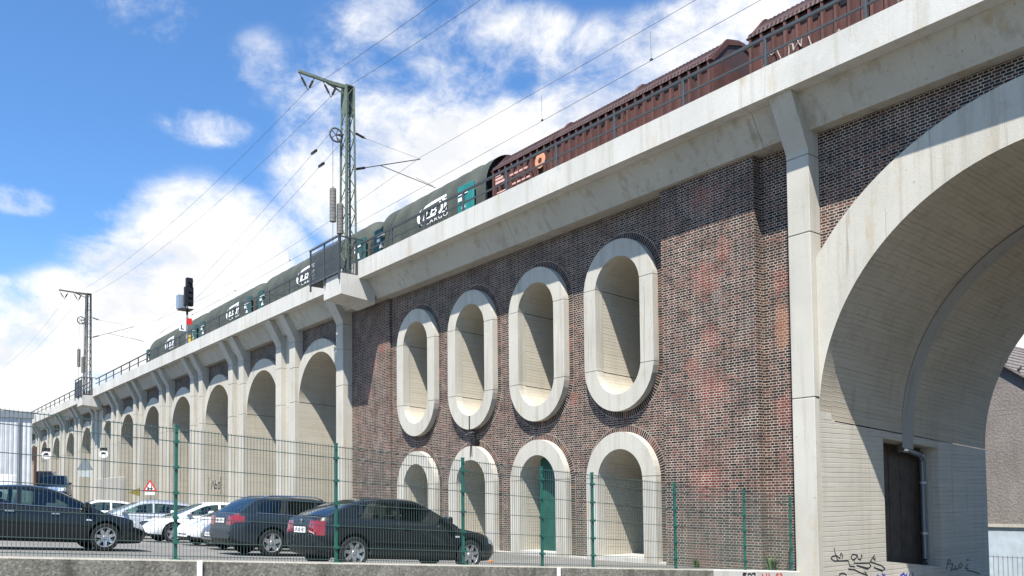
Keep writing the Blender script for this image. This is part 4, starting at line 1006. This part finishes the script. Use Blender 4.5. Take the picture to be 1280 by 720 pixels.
    b2=bmesh.new(); b2.from_mesh(cm); bmesh.ops.recalc_face_normals(b2,faces=b2.faces[:]); b2.to_mesh(cm); b2.free()
    co=bpy.data.objects.new('cut',cm); COL.objects.link(co)
    md=ob.modifiers.new('b','BOOLEAN'); md.object=co; md.operation='DIFFERENCE'; md.solver='EXACT'; md.material_mode='TRANSFER'
    dg=bpy.context.evaluated_depsgraph_get(); res=bpy.data.meshes.new_from_object(ob.evaluated_get(dg))
    names=[m_.name if m_ else '' for m_ in res.materials]
    tagn=[None]*len(names)
    for i,m_ in enumerate(res.materials): tagn[i]=tags[uniq.index(m_)] if m_ in uniq else ('wheel_house',M['inner'])
    bpy.data.objects.remove(ob); bpy.data.objects.remove(co)
    def split(mesh,tg,ang=32):
        mesh=mesh.copy()
        for i,(nm,mat) in enumerate(tg):
            b=bmesh.new(); b.from_mesh(mesh); kill=[f for f in b.faces if f.material_index!=i]
            if len(kill)==len(b.faces): b.free(); continue
            bmesh.ops.delete(b,geom=kill,context='FACES')
            for f in b.faces: f.material_index=0
            mm=bpy.data.meshes.new(nm.split('|')[0]); b.to_mesh(mm); b.free(); mm.materials.append(mat); mm.shade_smooth(); mm.set_sharp_from_angle(angle=rad(ang))
            o=bpy.data.objects.new(nm.split('|')[0],mm); COL.objects.link(o); o.parent=t
    # body + wheel houses keep one mesh each
    # each wheel house on its own
    hs=[i for i,a in enumerate(tagn) if a[0]=='wheel_house']
    if hs:
        base=len(tagn)
        for q in range(4): tagn.append(('wheel_house|%d'%q,M['inner']))
        for p in res.polygons:
            if p.material_index in hs: p.material_index=base+(2 if p.center.x>0 else 0)+(1 if p.center.y>0 else 0)
    split(res,tagn)
    for u in uniq: bpy.data.materials.remove(u)
    # greenhouse
    x0,x1=roof[0][0],roof[-1][0]; rx0,rx1=cfg['glass']       # roof panel between these
    gx=set([x0,x1,rx0,rx1]); 
    for a,b in cfg['side']: gx|={a,b}
    n=26
    for k in range(n+1): gx.add(round(x0+(x1-x0)*k/n,3))
    gx=sorted(gx); gx=[g for i,g in enumerate(gx) if i==0 or g-gx[i-1]>.012 or g in (x1,)]
    g=bmesh.new(); tg=[('roof',paint)]
    def gid(nm,mat):
        for i,(a,b) in enumerate(tg):
            if a==nm: return i
        tg.append((nm,mat)); return len(tg)-1
    rr=[]
    gl=cfg.get('glassmat',M['glass'])
    for x in gx:
        zb=interp(top,x)-.015; zr=max(interp(roof,x),zb+.012); w=plan(x)*.905; h=zr-zb; tum=cfg.get('tum',.34)
        zw0=zb+min(.05,h*.3); zw1=max(zw0+.004,zr-.085 if h>.16 else zb+h*.55); 
        yy=lambda z: w-(z-zb)*tum
        s=[(w,zb),(yy(zw0),zw0),(yy(zw1),zw1),(yy(zr-.03*min(1,h/.3)),zr-.03*min(1,h/.3)),(yy(zr)*.86,zr+.0),(yy(zr)*.45,zr+.016),(0,zr+.02)]
        rr.append([g.verts.new((x,sg*y,z)) for sg in (1,) for y,z in s]+[g.verts.new((x,-y,z)) for y,z in s[:-1][::-1]])
    m=len(rr[0])
    for i in range(len(gx)-1):
        xm=(gx[i]+gx[i+1])/2
        for k in range(m-1):
            f=g.faces.new((rr[i][k],rr[i][k+1],rr[i+1][k+1],rr[i+1][k])); kk=min(k,m-2-k); y=sum(v.co.y for v in f.verts)/4
            if kk==1:
                for q,(a,b) in enumerate(cfg['side']):
                    if a<xm<b: f.material_index=gid('side_window|%d%s'%(q,'L' if y>0 else 'R'),gl)
            if kk>=4 or (kk==3 and cfg.get('wide',True) and False):
                if xm<rx0 and cfg.get('rearglass',True) and xm>x0+cfg.get('rg0',.04): f.material_index=gid('rear_window',gl)
                if xm>rx1: f.material_index=gid('windscreen',gl)
    bmesh.ops.recalc_face_normals(g,faces=g.faces[:])
    gm=bpy.data.meshes.new('tmp'); g.to_mesh(gm); g.free()
    for a,b in tg: gm.materials.append(b)
    split(gm,tg,40)
    # interior: dark tray, dashboard and seats
    mb=MB(); zt=interp(top,0)
    vs=[(x,s*plan(x)*.86,interp(top,x)+.032) for x in (x0+.12,(x0+x1)/2,x1-.1) for s in (-1,1)]
    mb.add(vs,[(0,1,3,2),(2,3,5,4)])
    for x in cfg.get('seats',(-.75,.05)):
        for s in (-.36,.36):
            mb.cham(x-.07,x+.05,s-.22,s+.22,zt-.2,zt+.14,.03); mb.cham(x-.06,x+.02,s-.12,s+.12,zt+.16,zt+.32,.03)
    if cfg.get('cabin',True): mb.build('interior',M['inner'],t)
    # wheels
    for x in wx:
        for s in (-1,1):
            yo=Wh-.015 if not cfg.get('inset') else Wh-cfg['inset']
            mb=MB(); mb.lathe([(r*.66,-.19),(r*.9,-.2),(r*.985,-.17),(r,-.1),(r*.985,-.03),(r*.93,-.005),(r*.72,.0),(r*.66,-.012)],32,'y')
            k=1 if s>0 else -1
            mb.v=[(vx+x,(vy*k)+s*yo,vz+r) for vx,vy,vz in mb.v]; w=mb.build('wheel',M['rubber'],t,smooth=True)
            mb=MB(); mb.lathe([(r*.70,-.004),(r*.66,-.004),(r*.63,-.03),(r*.62,-.16)],32,'y'); ns=cfg.get('spokes',5)
            for q in range(ns):
                a=2*math.pi*q/ns+.3; ca,sa=math.cos(a),math.sin(a); ww=.13*r*5/ns*1.3
                pts=[]
                for rr_,dw,dy in ((.10*r,ww*1.2,-.035),(.64*r,ww*.75,-.012)):
                    for u in (-1,1): pts.append((ca*rr_-sa*u*dw,dy,sa*rr_+ca*u*dw))
                mb.add(pts+[(p[0],p[1]-.03,p[2]) for p in pts],[(0,1,3,2),(4,6,7,5),(0,2,6,4),(1,5,7,3),(2,3,7,6)])
            mb.lathe([(.0,-.02),(.13*r,-.022),(.17*r,-.04)],16,'y')
            mb.v=[(vx+x,(vy*k)+s*yo,vz+r) for vx,vy,vz in mb.v]; sub(mb,'rim',cfg.get('rim',M['alloy']),w,t,smooth=True)
            mb=MB(); mb.lathe([(.0,-.10),(.64*r,-.10)],24,'y'); mb.v=[(vx+x,(vy*k)+s*yo,vz+r) for vx,vy,vz in mb.v]; sub(mb,'rim_shade_disc',M['dkrim'],w,t)  # dark disc closing the rim, stands in for shade behind the spokes
    # door seams, handles, mirrors, trims
    def surf(x,j,off=.003):
        s=sec(x); a=s[int(j)]; b=s[min(int(j)+1,9)]; f=j-int(j); return a[0]+(b[0]-a[0])*f+off, a[1]+(b[1]-a[1])*f
    for s in (-1,1):
        mb=MB()
        for xd in cfg.get('seams',()): mb.tube([(xd+dx,s*surf(xd,j)[0],surf(xd,j)[1]) for j,dx in ((2,0),(3,0),(4,0),(5,0),(6,0),(7,0))],.0055,4)
        if mb.v: mb.build('door_seam',M['black'],t)
        mb=MB()
        if cfg.get('trim'):
            mb.tube([(x,s*surf(x,cfg['trim'],.004)[0],surf(x,cfg['trim'])[1]) for x in lin(wx[0]+r+.12,wx[1]-r-.12,14)],.012,6); mb.build('rub_strip',cfg.get('trimmat',M['black']),t)
        mb=MB()
        for xh in cfg.get('handles',()):
            y,z=surf(xh,5.6,.012); mb.cham(xh-.09,xh+.09,s*y-.014,s*y+.014,z-.018,z+.018,.006)
        if mb.v: mb.build('door_handle',cfg.get('handlemat',paint),t)
        xm=cfg['mirror']; w=plan(xm)*.905; zt=interp(top,xm)
        mb=MB(); mb.cham(xm-.06,xm+.09,min(s*(w-.02),s*(w+.2)),max(s*(w-.02),s*(w+.2)),zt+.04,zt+.19,.035); mb.build('wing_mirror',cfg.get('mirmat',paint),t)
        if cfg.get('sidelamp'):
            y,z=surf(cfg['sidelamp'],5,.006); mb=MB(); mb.cham(cfg['sidelamp']-.06,cfg['sidelamp']+.06,s*y-.008,s*y+.006,z-.018,z+.018,.005); mb.build('side_indicator',M['head'],t)
        if cfg.get('rails'):
            a,b=cfg['rails']; pts=[(x,s*(plan(x)*.905-(interp(roof,x)-interp(top,x))*.34-.06),interp(roof,x)+(.05 if 0<k<8 else .0)) for k,x in enumerate(lin(a,b,8))]; mb=MB(); mb.tube(pts,.018,6); mb.build('roof_rail',M['chrome'],t,smooth=True)
        if cfg.get('brightline'):
            mb=MB(); a,b=cfg['side'][0][0],cfg['side'][-1][1]; mb.tube([(x,s*(plan(x)*.905+.0),interp(top,x)+.022) for x in lin(a-.05,b,16)],.009,5); mb.build('window_trim',M['chrome'],t)
    if cfg.get('frontplate'):
        x,z=cfg['frontplate']; mb=MB(); mb.cham(x-.006,x+.012,-.26,.26,z-.057,z+.057,.004); p=mb.build('number_plate',M['plate'],t)
        if cfg.get('ptext'): text_plate(t,cfg['ptext'],Matrix.Translation((x+.015,0,z))@Matrix(((0,0,1,0),(1,0,0,0),(0,1,0,0),(0,0,0,1))))
    if cfg.get('rearplate'):
        x,z=cfg['rearplate']; mb=MB(); mb.cham(x-.012,x+.006,-.26,.26,z-.057,z+.057,.004); p=mb.build('number_plate',M['plate'],t)
        if cfg.get('ptext'): text_plate(t,cfg['ptext'],Matrix.Translation((x-.015,0,z))@Matrix(((0,0,-1,0),(-1,0,0,0),(0,1,0,0),(0,0,0,1))))
    for f in cfg.get('extra',()): f(t)
    if sl: 
        # stands on the falling lot: pitch about the world x axis
        R=Matrix.Rotation(sl,4,'X')@Matrix.Rotation(rad(90-heading),4,'Z'); t.rotation_euler=R.to_euler()
    return t
def text_plate(t,txt,Mx): text_mesh(txt,.10,'plate_characters',M['black'],Mx,t,extr=.001,space=1.15)
TILT=math.atan(-.0625)
def put(x,y): return (x,y,lotz(x,y)+.004)

# proportions of the kinds of car in the lot
def hatch_coupe():
    return dict(L=4.26,W=1.75,r=.315,wheels=(-1.36,1.365),
    top=[(-2.13,.55),(-2.115,.80),(-2.06,.945),(-1.9,.975),(-1.0,.965),(0,.935),(.8,.905),(1.1,.865),(1.6,.79),(1.92,.70),(2.07,.60),(2.13,.50)],
    bot=[(-2.13,.40),(-2.05,.27),(-1.7,.20),(1.7,.18),(2.04,.20),(2.13,.28)],
    roof=[(-1.92,.99),(-1.6,1.17),(-1.2,1.32),(-.75,1.395),(-.2,1.41),(.1,1.385),(.5,1.22),(1.08,.90)],
    glass=(-1.05,.08),side=((-1.28,-.42),(-.34,.82)),seams=(-.40,.86),handles=(-.22,),mirror=.72,trim=3.7,sidelamp=1.0,spokes=7,
    rearplate=(-2.135,.72),ptext='LIP BB 442',seats=(-.75,.05),
    lights=[('taillight',-2.2,-1.99,.66,.90,.42,1,M['tail']),('headlight',1.80,2.2,.55,.76,.3,1,M['head']),('grille',1.9,2.2,.5,.68,0,.3,M['black'])],
    caps={})
def sedan():
    return dict(L=4.7,W=1.82,r=.33,wheels=(-1.38,1.40),
    top=[(-2.35,.60),(-2.32,.90),(-2.25,1.0),(-1.9,1.04),(-1.2,1.02),(0,.98),(.85,.95),(1.2,.90),(1.75,.82),(2.1,.72),(2.27,.62),(2.35,.5)],
    bot=[(-2.35,.42),(-2.25,.28),(-1.8,.2),(1.8,.18),(2.25,.2),(2.35,.3)],
    roof=[(-1.85,1.05),(-1.4,1.26),(-1.0,1.40),(-.4,1.46),(.0,1.45),(.35,1.38),(.8,1.18),(1.35,.92)],
    glass=(-.98,.3),side=((-1.28,-.48),(-.38,.98)),seams=(-1.2,-.43,.98),handles=(-.62,.3),handlemat=M['chrome'],mirror=.92,brightline=True,sidelamp=1.02,spokes=7,
    lights=[('taillight',-2.4,-2.1,.75,.98,.42,1,M['tail']),('headlight',1.98,2.4,.55,.76,.35,1,M['head']),('grille',2.1,2.4,.5,.72,0,.4,M['black'])],
    caps={},seats=(-.75,.1))
def estate():
    return dict(L=4.72,W=1.83,r=.335,wheels=(-1.36,1.42),
    top=[(-2.36,.58),(-2.34,.85),(-2.28,1.0),(-2.0,1.03),(-1.2,1.02),(0,.98),(.85,.95),(1.2,.90),(1.75,.81),(2.1,.71),(2.27,.61),(2.36,.5)],
    bot=[(-2.36,.40),(-2.26,.28),(-1.8,.2),(1.8,.18),(2.25,.2),(2.36,.3)],
    roof=[(-2.2,1.03),(-1.98,1.22),(-1.72,1.40),(-1.3,1.45),(-.4,1.48),(.05,1.46),(.4,1.38),(.85,1.17),(1.38,.92)],
    glass=(-1.74,.34),side=((-1.72,-1.0),(-.93,-.2),(-.12,1.0)),seams=(-1.0,-.16,1.0),handles=(-.9,.0),mirror=.95,brightline=True,rails=(-1.6,.1),spokes=5,
    lights=[('taillight',-2.4,-2.1,.76,.98,.30,1,M['tail']),('headlight',1.98,2.4,.56,.75,.4,1,M['head']),('grille',2.1,2.4,.5,.72,0,.4,M['black'])],
    caps={'grille':(1,(2,3,4),(1,),M['black'])},
    rearplate=(-2.365,.84),frontplate=(2.365,.42),seats=(-.8,.1))
def small_hatch():
    return dict(L=3.95,W=1.72,r=.30,wheels=(-1.24,1.25),tum=.3,
    top=[(-1.97,.60),(-1.95,.88),(-1.88,1.02),(-1.2,1.02),(0,.97),(.75,.95),(1.1,.93),(1.5,.83),(1.78,.72),(1.91,.60),(1.97,.48)],
    bot=[(-1.97,.38),(-1.88,.27),(-1.5,.2),(1.5,.17),(1.9,.2),(1.97,.28)],
    roof=[(-1.86,1.03),(-1.66,1.28),(-1.4,1.43),(-.8,1.48),(-.2,1.48),(.1,1.43),(.55,1.24),(1.22,.93)],
    glass=(-1.45,.05),side=((-1.3,-.62),(-.54,.85)),seams=(-.58,.85),handles=(-.42,),mirror=.78,spokes=8,
    lights=[('taillight',-2,-1.8,.75,1.0,.4,1,M['tail']),('headlight',1.42,1.9,.62,.84,.42,1,M['head'])],
    caps={'grille':(1,(2,3),(1,),M['black'])},frontplate=(1.975,.43),seats=(-.7,.1))
def offroader():
    return dict(cat='pickup',L=4.9,W=1.85,r=.38,wheels=(-1.5,1.5),tum=.2,
    top=[(-2.45,.7),(-2.44,1.05),(-2.4,1.12),(-1,1.14),(.9,1.14),(1.2,1.13),(2.1,1.06),(2.35,.98),(2.43,.8),(2.45,.65)],
    bot=[(-2.45,.5),(-2.3,.42),(2.3,.40),(2.45,.5)],
    roof=[(-1.35,1.15),(-1.22,1.5),(-1.05,1.74),(-.4,1.80),(.1,1.79),(.35,1.72),(.7,1.45),(1.05,1.13)],
    glass=(-1.0,.28),side=((-1.0,-.4),(-.3,.62)),seams=(-.35,.7),handles=(-.2,),mirror=.6,mirmat=M['black'],spokes=6,
    lights=[('headlight',2.2,2.5,.76,.98,.5,1,M['head']),('grille',2.2,2.5,.70,.98,0,.5,M['chrome'])],
    caps={'bumper':(1,(3,4,5,6),(0,1,2),M['chrome'])},frontplate=(2.46,.7),seats=(-.6,.0))
def van():
    return dict(cat='van',L=4.9,W=1.9,r=.33,wheels=(-1.55,1.5),tum=.12,
    top=[(-2.45,.7),(-2.44,1.1),(-2.4,1.2),(0,1.18),(1.2,1.15),(1.75,1.08),(2.2,.92),(2.4,.75),(2.45,.6)],
    bot=[(-2.45,.4),(-2.3,.28),(2.3,.25),(2.45,.35)],
    roof=[(-2.38,1.2),(-2.34,1.7),(-2.2,1.92),(0,1.95),(.7,1.93),(.95,1.86),(1.35,1.5),(1.8,1.12)],
    glass=(-2.3,.85),rearglass=False,side=((.0,1.25),),seams=(-.9,.0,1.25),handles=(.1,),mirror=1.3,mirmat=M['black'],spokes=6,
    lights=[('taillight',-2.5,-2.3,.8,1.1,.4,1,M['tail']),('headlight',2.0,2.5,.62,.92,.4,1,M['head'])],
    caps={'grille':(1,(3,),(1,),M['black'])},frontplate=(2.455,.45),seats=(.2,))
P_black=carpaint('black_paint',(.008,.010,.012)); P_navy=carpaint('blue_black_paint',(.012,.018,.026)); P_silver=carpaint('silver_paint',(.50,.52,.54),.35); P_white=carpaint('white_car_paint',(.74,.74,.73)); P_grey=carpaint('grey_car_paint',(.10,.11,.12),.3); P_blue=carpaint('dark_blue_paint',(.018,.03,.05))
def emblem(x,z): 
    def f(t): mb=MB(); mb.lathe([(0,-.012),(.042,-.01),(.045,0)],14,'x'); mb.v=[(a+x,b,c+z) for a,b,c in mb.v]; mb.build('badge',M['chrome'],t)
    return f
c=hatch_coupe(); c['tilt']=TILT; c['extra']=(emblem(-2.115,.90),)
make_car('parked_car','black two door hatchback with silver many spoked wheels, parked nearest the fence',c,P_black,put(-15.65,-9.95),0)
c=estate(); c['tilt']=TILT; c['ptext']='HER AV 7'; c['glassmat']=M['glassdk']
make_car('parked_car','dark blue estate car with silver window trim, tail towards the fence',c,P_navy,put(-21.2,-9.4),-2)
c=sedan(); c['tilt']=TILT
make_car('parked_car','black saloon at the left edge seen from its side, chrome trimmed windows',c,P_black,put(-22.7,-15.6),0)
c=estate(); c['tilt']=TILT; c['rim']=M['alloy']
make_car('parked_car','silver estate car with roof rails standing behind the white cars',c,P_silver,put(-35.6,-9.8),180)
c=small_hatch(); c['tilt']=TILT
make_car('parked_car','white small hatchback with narrow swept headlights right of the silver estate',c,P_white,put(-28.0,-8.6),180)
c=estate(); c['tilt']=TILT; c['rails']=None
make_car('parked_car','white estate car half hidden by the fence post between silver estate and hatchback',c,P_white,put(-31.3,-8.7),180)
c=small_hatch(); c['tilt']=TILT; c['ptext']='UN BC 3'; c['glassmat']=M['glassdk']
make_car('parked_car','dark grey car of which only the nose and plate show behind the blue estate',c,P_grey,put(-24.6,-8.9),180)
c=small_hatch(); c['tilt']=TILT
make_car('parked_car','white car of which only the roof shows, left behind the silver estate',c,P_white,put(-42.5,-10.2),180)
c=offroader(); c['glassmat']=M['glassdk']
make_car('parked_car','dark blue pickup with chrome bumper facing the camera below the triangular sign',c,P_blue,put(-62.6,-8.3),104)
c=van(); c['glassmat']=M['glassdk']
make_car('parked_car','white van in front of the warehouse wall behind the black saloon',c,P_white,put(-50,-14.6),180)

# a few weeds along the foot of the arcade and the wall
def weed(x,y,z,s,label):
    mb=MB()
    for k in range(26):
        a=random.random()*6.28; r=s*(.15+.5*random.random()); h=s*(.3+.8*random.random()); w=s*.06
        bx_,by_=x+.1*s*math.cos(a),y+.1*s*math.sin(a); tx,ty=x+r*math.cos(a),y+r*math.sin(a)
        mx,my=(bx_+tx)/2,(by_+ty)/2; nx,ny=-math.sin(a)*w,math.cos(a)*w
        mb.add([(bx_,by_,z),(mx+nx,my+ny,z+h*.7),(tx,ty,z+h),(mx-nx,my-ny,z+h*.7)],[(0,1,2,3)])
    o=mb.build('weed',MW,org=(x,y,z),fix=False); tag(o,label,'weed')
MW=plain('weed_leaves',(.06,.10,.025),.7,var=.4)
weed(-13.6,.38,.0,.45,'green weed growing at the foot of the brick wall near the concrete pier')
weed(-16.0,.2,.0,.3,'tiny green weed at the foot of the brick wall below the red patch')
lf=MB(); lf.cham(-18.6,-18.5,-5.3,-5.2,lotz(-18,-5.2)+.0,lotz(-18,-5.2)+.05,.01); o=lf.build('litter',plain('orange_litter',(.6,.16,.03),.6),org=(-18.55,-5.25,lotz(-18,-5.2))); tag(o,'tiny orange scrap of litter in front of the black hatchback','litter')

# ------------------------------------------------------------------ sky and sun
SUN=Vector((-.74,1,-2.14)).normalized()
w=bpy.data.worlds.new('World'); sc.world=w; w.use_nodes=True; nt=w.node_tree
for n in list(nt.nodes): nt.nodes.remove(n)
N=nt.nodes; Lk=nt.links
def nn(t,**k):
    d=N.new(t)
    for a,b in k.items():
        if a.startswith('i_'):
            key=a[2:]; key=int(key) if key.isdigit() else key
            if isinstance(b,bpy.types.NodeSocket): Lk.new(b,d.inputs[key])
            else: d.inputs[key].default_value=b
        else: setattr(d,a,b)
    return d
def mt(op,a,b=0.,c=0.,clamp=False): return nn('ShaderNodeMath',operation=op,use_clamp=clamp,i_0=a,i_1=b,i_2=c).outputs[0]
sky=nn('ShaderNodeTexSky',sky_type='NISHITA',sun_disc=False,sun_elevation=math.asin(-SUN.z),sun_rotation=math.atan2(-SUN.x,-SUN.y),air_density=1.0,dust_density=.6,ozone_density=2.2,altitude=100)
D_=nn('ShaderNodeTexCoord').outputs['Generated']
def vm(op,a,b): return nn('ShaderNodeVectorMath',operation=op,i_0=a,i_1=b)
BL=[(-72.0,13.2,6.0,5.0,1.0),(-77.0,10.0,5.4,3.4,.9),(-82,7.5,5.0,3.0,.85),(-67.0,14.5,3.4,2.0,.5),(-66.5,12.0,5,2.5,.8),(-55.5,20.8,9.0,4.2,1.0),(-62.0,21.6,4.4,3.6,.72),(-62.8,25.0,3.6,2.6,.5),(-47.4,23.6,8.8,2.6,.85),(-39.6,27.6,5.4,2.4,.62),(-57.5,29.4,5.8,2.2,.5),(-35.4,29.4,5.1,1.7,.65),(-60.6,17.2,3.0,1.8,.6),(-75.4,28.3,2.5,1.5,.42),(-71.9,22.9,2.5,.9,.42),(-82.3,17.4,2.0,.7,.34),(-78.3,15.5,.9,.7,.30),(-84,12.5,2.0,.6,.3),(-68.2,26.6,2.4,1.8,.24),(-21.2,8.7,4.0,3.5,1.0),(-51.2,29.0,3.9,1.7,.45),(-45,27,8,2.5,.45),(-58,26.5,7,3,.5),(-40,25,6,3,.6),(-58,10,14,4,.8),(-90,5,10,3,.8),(-40,12,12,5,.8),(-8,22,10,6,.8),(30,16,14,5,.8),(-110,22,8,5,.7)]
mask=None
for az,el,ra,re,s in BL:
    a,e=rad(az),rad(el); cvec=(math.sin(a)*math.cos(e),math.cos(a)*math.cos(e),math.sin(e)); tv=(math.cos(a),-math.sin(a),0); uv=(-math.sin(a)*math.sin(e),-math.cos(a)*math.sin(e),math.cos(e))
    kx=1/(math.radians(ra)*math.cos(e)); ky=1/math.radians(re)
    q=mt('ADD',mt('POWER',mt('MULTIPLY',vm('DOT_PRODUCT',D_,tv).outputs['Value'],kx),2.),mt('POWER',mt('MULTIPLY',vm('DOT_PRODUCT',D_,uv).outputs['Value'],ky),2.))
    fr=mt('GREATER_THAN',vm('DOT_PRODUCT',D_,cvec).outputs['Value'],.2)
    # soft bump, 1 in the middle, 0 at 1.35 radii
    f=nn('ShaderNodeMapRange',interpolation_type='SMOOTHSTEP',i_0=q,i_1=2.6,i_2=.0,i_3=0.,i_4=s).outputs[0]
    f=mt('MULTIPLY',f,fr); mask=f if mask is None else mt('MAXIMUM',mask,f)
st=vm('MULTIPLY',D_,(1,1,1.35)).outputs[0]
warp=nn('ShaderNodeTexNoise',i_Vector=st,i_Scale=5.,i_Detail=3.,i_Roughness=.5).outputs['Color']
st2=vm('ADD',st,vm('MULTIPLY',vm('SUBTRACT',warp,(.5,.5,.5)).outputs[0],(.10,.10,.10)).outputs[0]).outputs[0]
n1=nn('ShaderNodeTexNoise',i_Vector=st2,i_Scale=7.5,i_Detail=11.,i_Roughness=.64).outputs['Fac']
n2=nn('ShaderNodeTexNoise',i_Vector=vm('ADD',st2,(.012,-.03,.05)).outputs[0],i_Scale=8.5,i_Detail=6.,i_Roughness=.55).outputs['Fac']
n3=nn('ShaderNodeTexNoise',i_Vector=st,i_Scale=26.,i_Detail=6.,i_Roughness=.6).outputs['Fac']
d0=mt('ADD',mt('MULTIPLY',mask,1.22),mt('ADD',mt('MULTIPLY',mt('SUBTRACT',n1,.5),3.3),mt('MULTIPLY',mt('SUBTRACT',n3,.5),.35)))
dens=nn('ShaderNodeMapRange',interpolation_type='SMOOTHSTEP',i_0=d0,i_1=.02,i_2=1.10,i_3=0.,i_4=1.).outputs[0]
gate=nn('ShaderNodeMapRange',interpolation_type='SMOOTHSTEP',i_0=mask,i_1=.0,i_2=.34,i_3=0.,i_4=1.).outputs[0]
dens=mt('MULTIPLY',dens,gate)
shade=nn('ShaderNodeMapRange',interpolation_type='SMOOTHSTEP',i_0=mt('ADD',mt('SUBTRACT',n2,n1),mt('MULTIPLY',mt('SUBTRACT',d0,1.),.10)),i_1=-.06,i_2=.16,i_3=0.,i_4=1.).outputs[0]
CL=nn('ShaderNodeMix',data_type='RGBA',i_0=shade); CL.inputs[6].default_value=(10.6,10.5,10.3,1); CL.inputs[7].default_value=(8.3,8.5,8.9,1)
# pale haze near the horizon
zc=nn('ShaderNodeSeparateXYZ',i_0=D_).outputs[2]
hz=nn('ShaderNodeMapRange',interpolation_type='SMOOTHSTEP',i_0=zc,i_1=.30,i_2=.02,i_3=0.,i_4=.38).outputs[0]
SK=nn('ShaderNodeMix',data_type='RGBA',blend_type='MULTIPLY',i_0=1.); Lk.new(sky.outputs[0],SK.inputs[6]); SK.inputs[7].default_value=(1.08,1.62,2.08,1)
HZ=nn('ShaderNodeMix',data_type='RGBA',i_0=hz); Lk.new(SK.outputs[2],HZ.inputs[6]); HZ.inputs[7].default_value=(7.0,8.2,9.4,1)
MX=nn('ShaderNodeMix',data_type='RGBA',i_0=dens); Lk.new(HZ.outputs[2],MX.inputs[6]); Lk.new(CL.outputs[2],MX.inputs[7])
bg=nn('ShaderNodeBackground',i_0=MX.outputs[2],i_1=.052); Lk.new(bg.outputs[0],nn('ShaderNodeOutputWorld').inputs[0])

sl=bpy.data.lights.new('sun','SUN'); sl.energy=5.0; sl.angle=rad(.53); sl.color=(1,.955,.89); so=bpy.data.objects.new('sun',sl); COL.objects.link(so); so.rotation_euler=SUN.to_track_quat('-Z','Y').to_euler(); so.location=(20,-60,90)

# ------------------------------------------------------------------ camera
F_=1060.; pitch=rad(2.5898682911631847); yaw=rad(-51.94991954084332); roll=-.0097
R0=Vector((math.cos(yaw),-math.sin(yaw),0)); Fh=Vector((math.sin(yaw),math.cos(yaw),0)); Zv=Vector((0,0,1))
Fw=Fh*math.cos(pitch)+Zv*math.sin(pitch); U0=Zv*math.cos(pitch)-Fh*math.sin(pitch)
# image turned clockwise by roll
Rr=R0*math.cos(roll)+U0*math.sin(roll); Ur=U0*math.cos(roll)-R0*math.sin(roll)
cam=bpy.data.cameras.new('camera'); co=bpy.data.objects.new('camera',cam); COL.objects.link(co)
co.matrix_world=Matrix(((Rr.x,Ur.x,-Fw.x,0),(Rr.y,Ur.y,-Fw.y,-19),(Rr.z,Ur.z,-Fw.z,2.03),(0,0,0,1)))
cam.sensor_width=36; cam.lens=F_/1280*36; cam.shift_y=(576-360)/1280; cam.clip_end=5000; cam.clip_start=.05
sc.camera=co
sc.view_settings.view_transform='Standard'; sc.view_settings.look='None'; sc.view_settings.gamma=1; sc.view_settings.exposure=1.08
sc.view_settings.use_curve_mapping=False
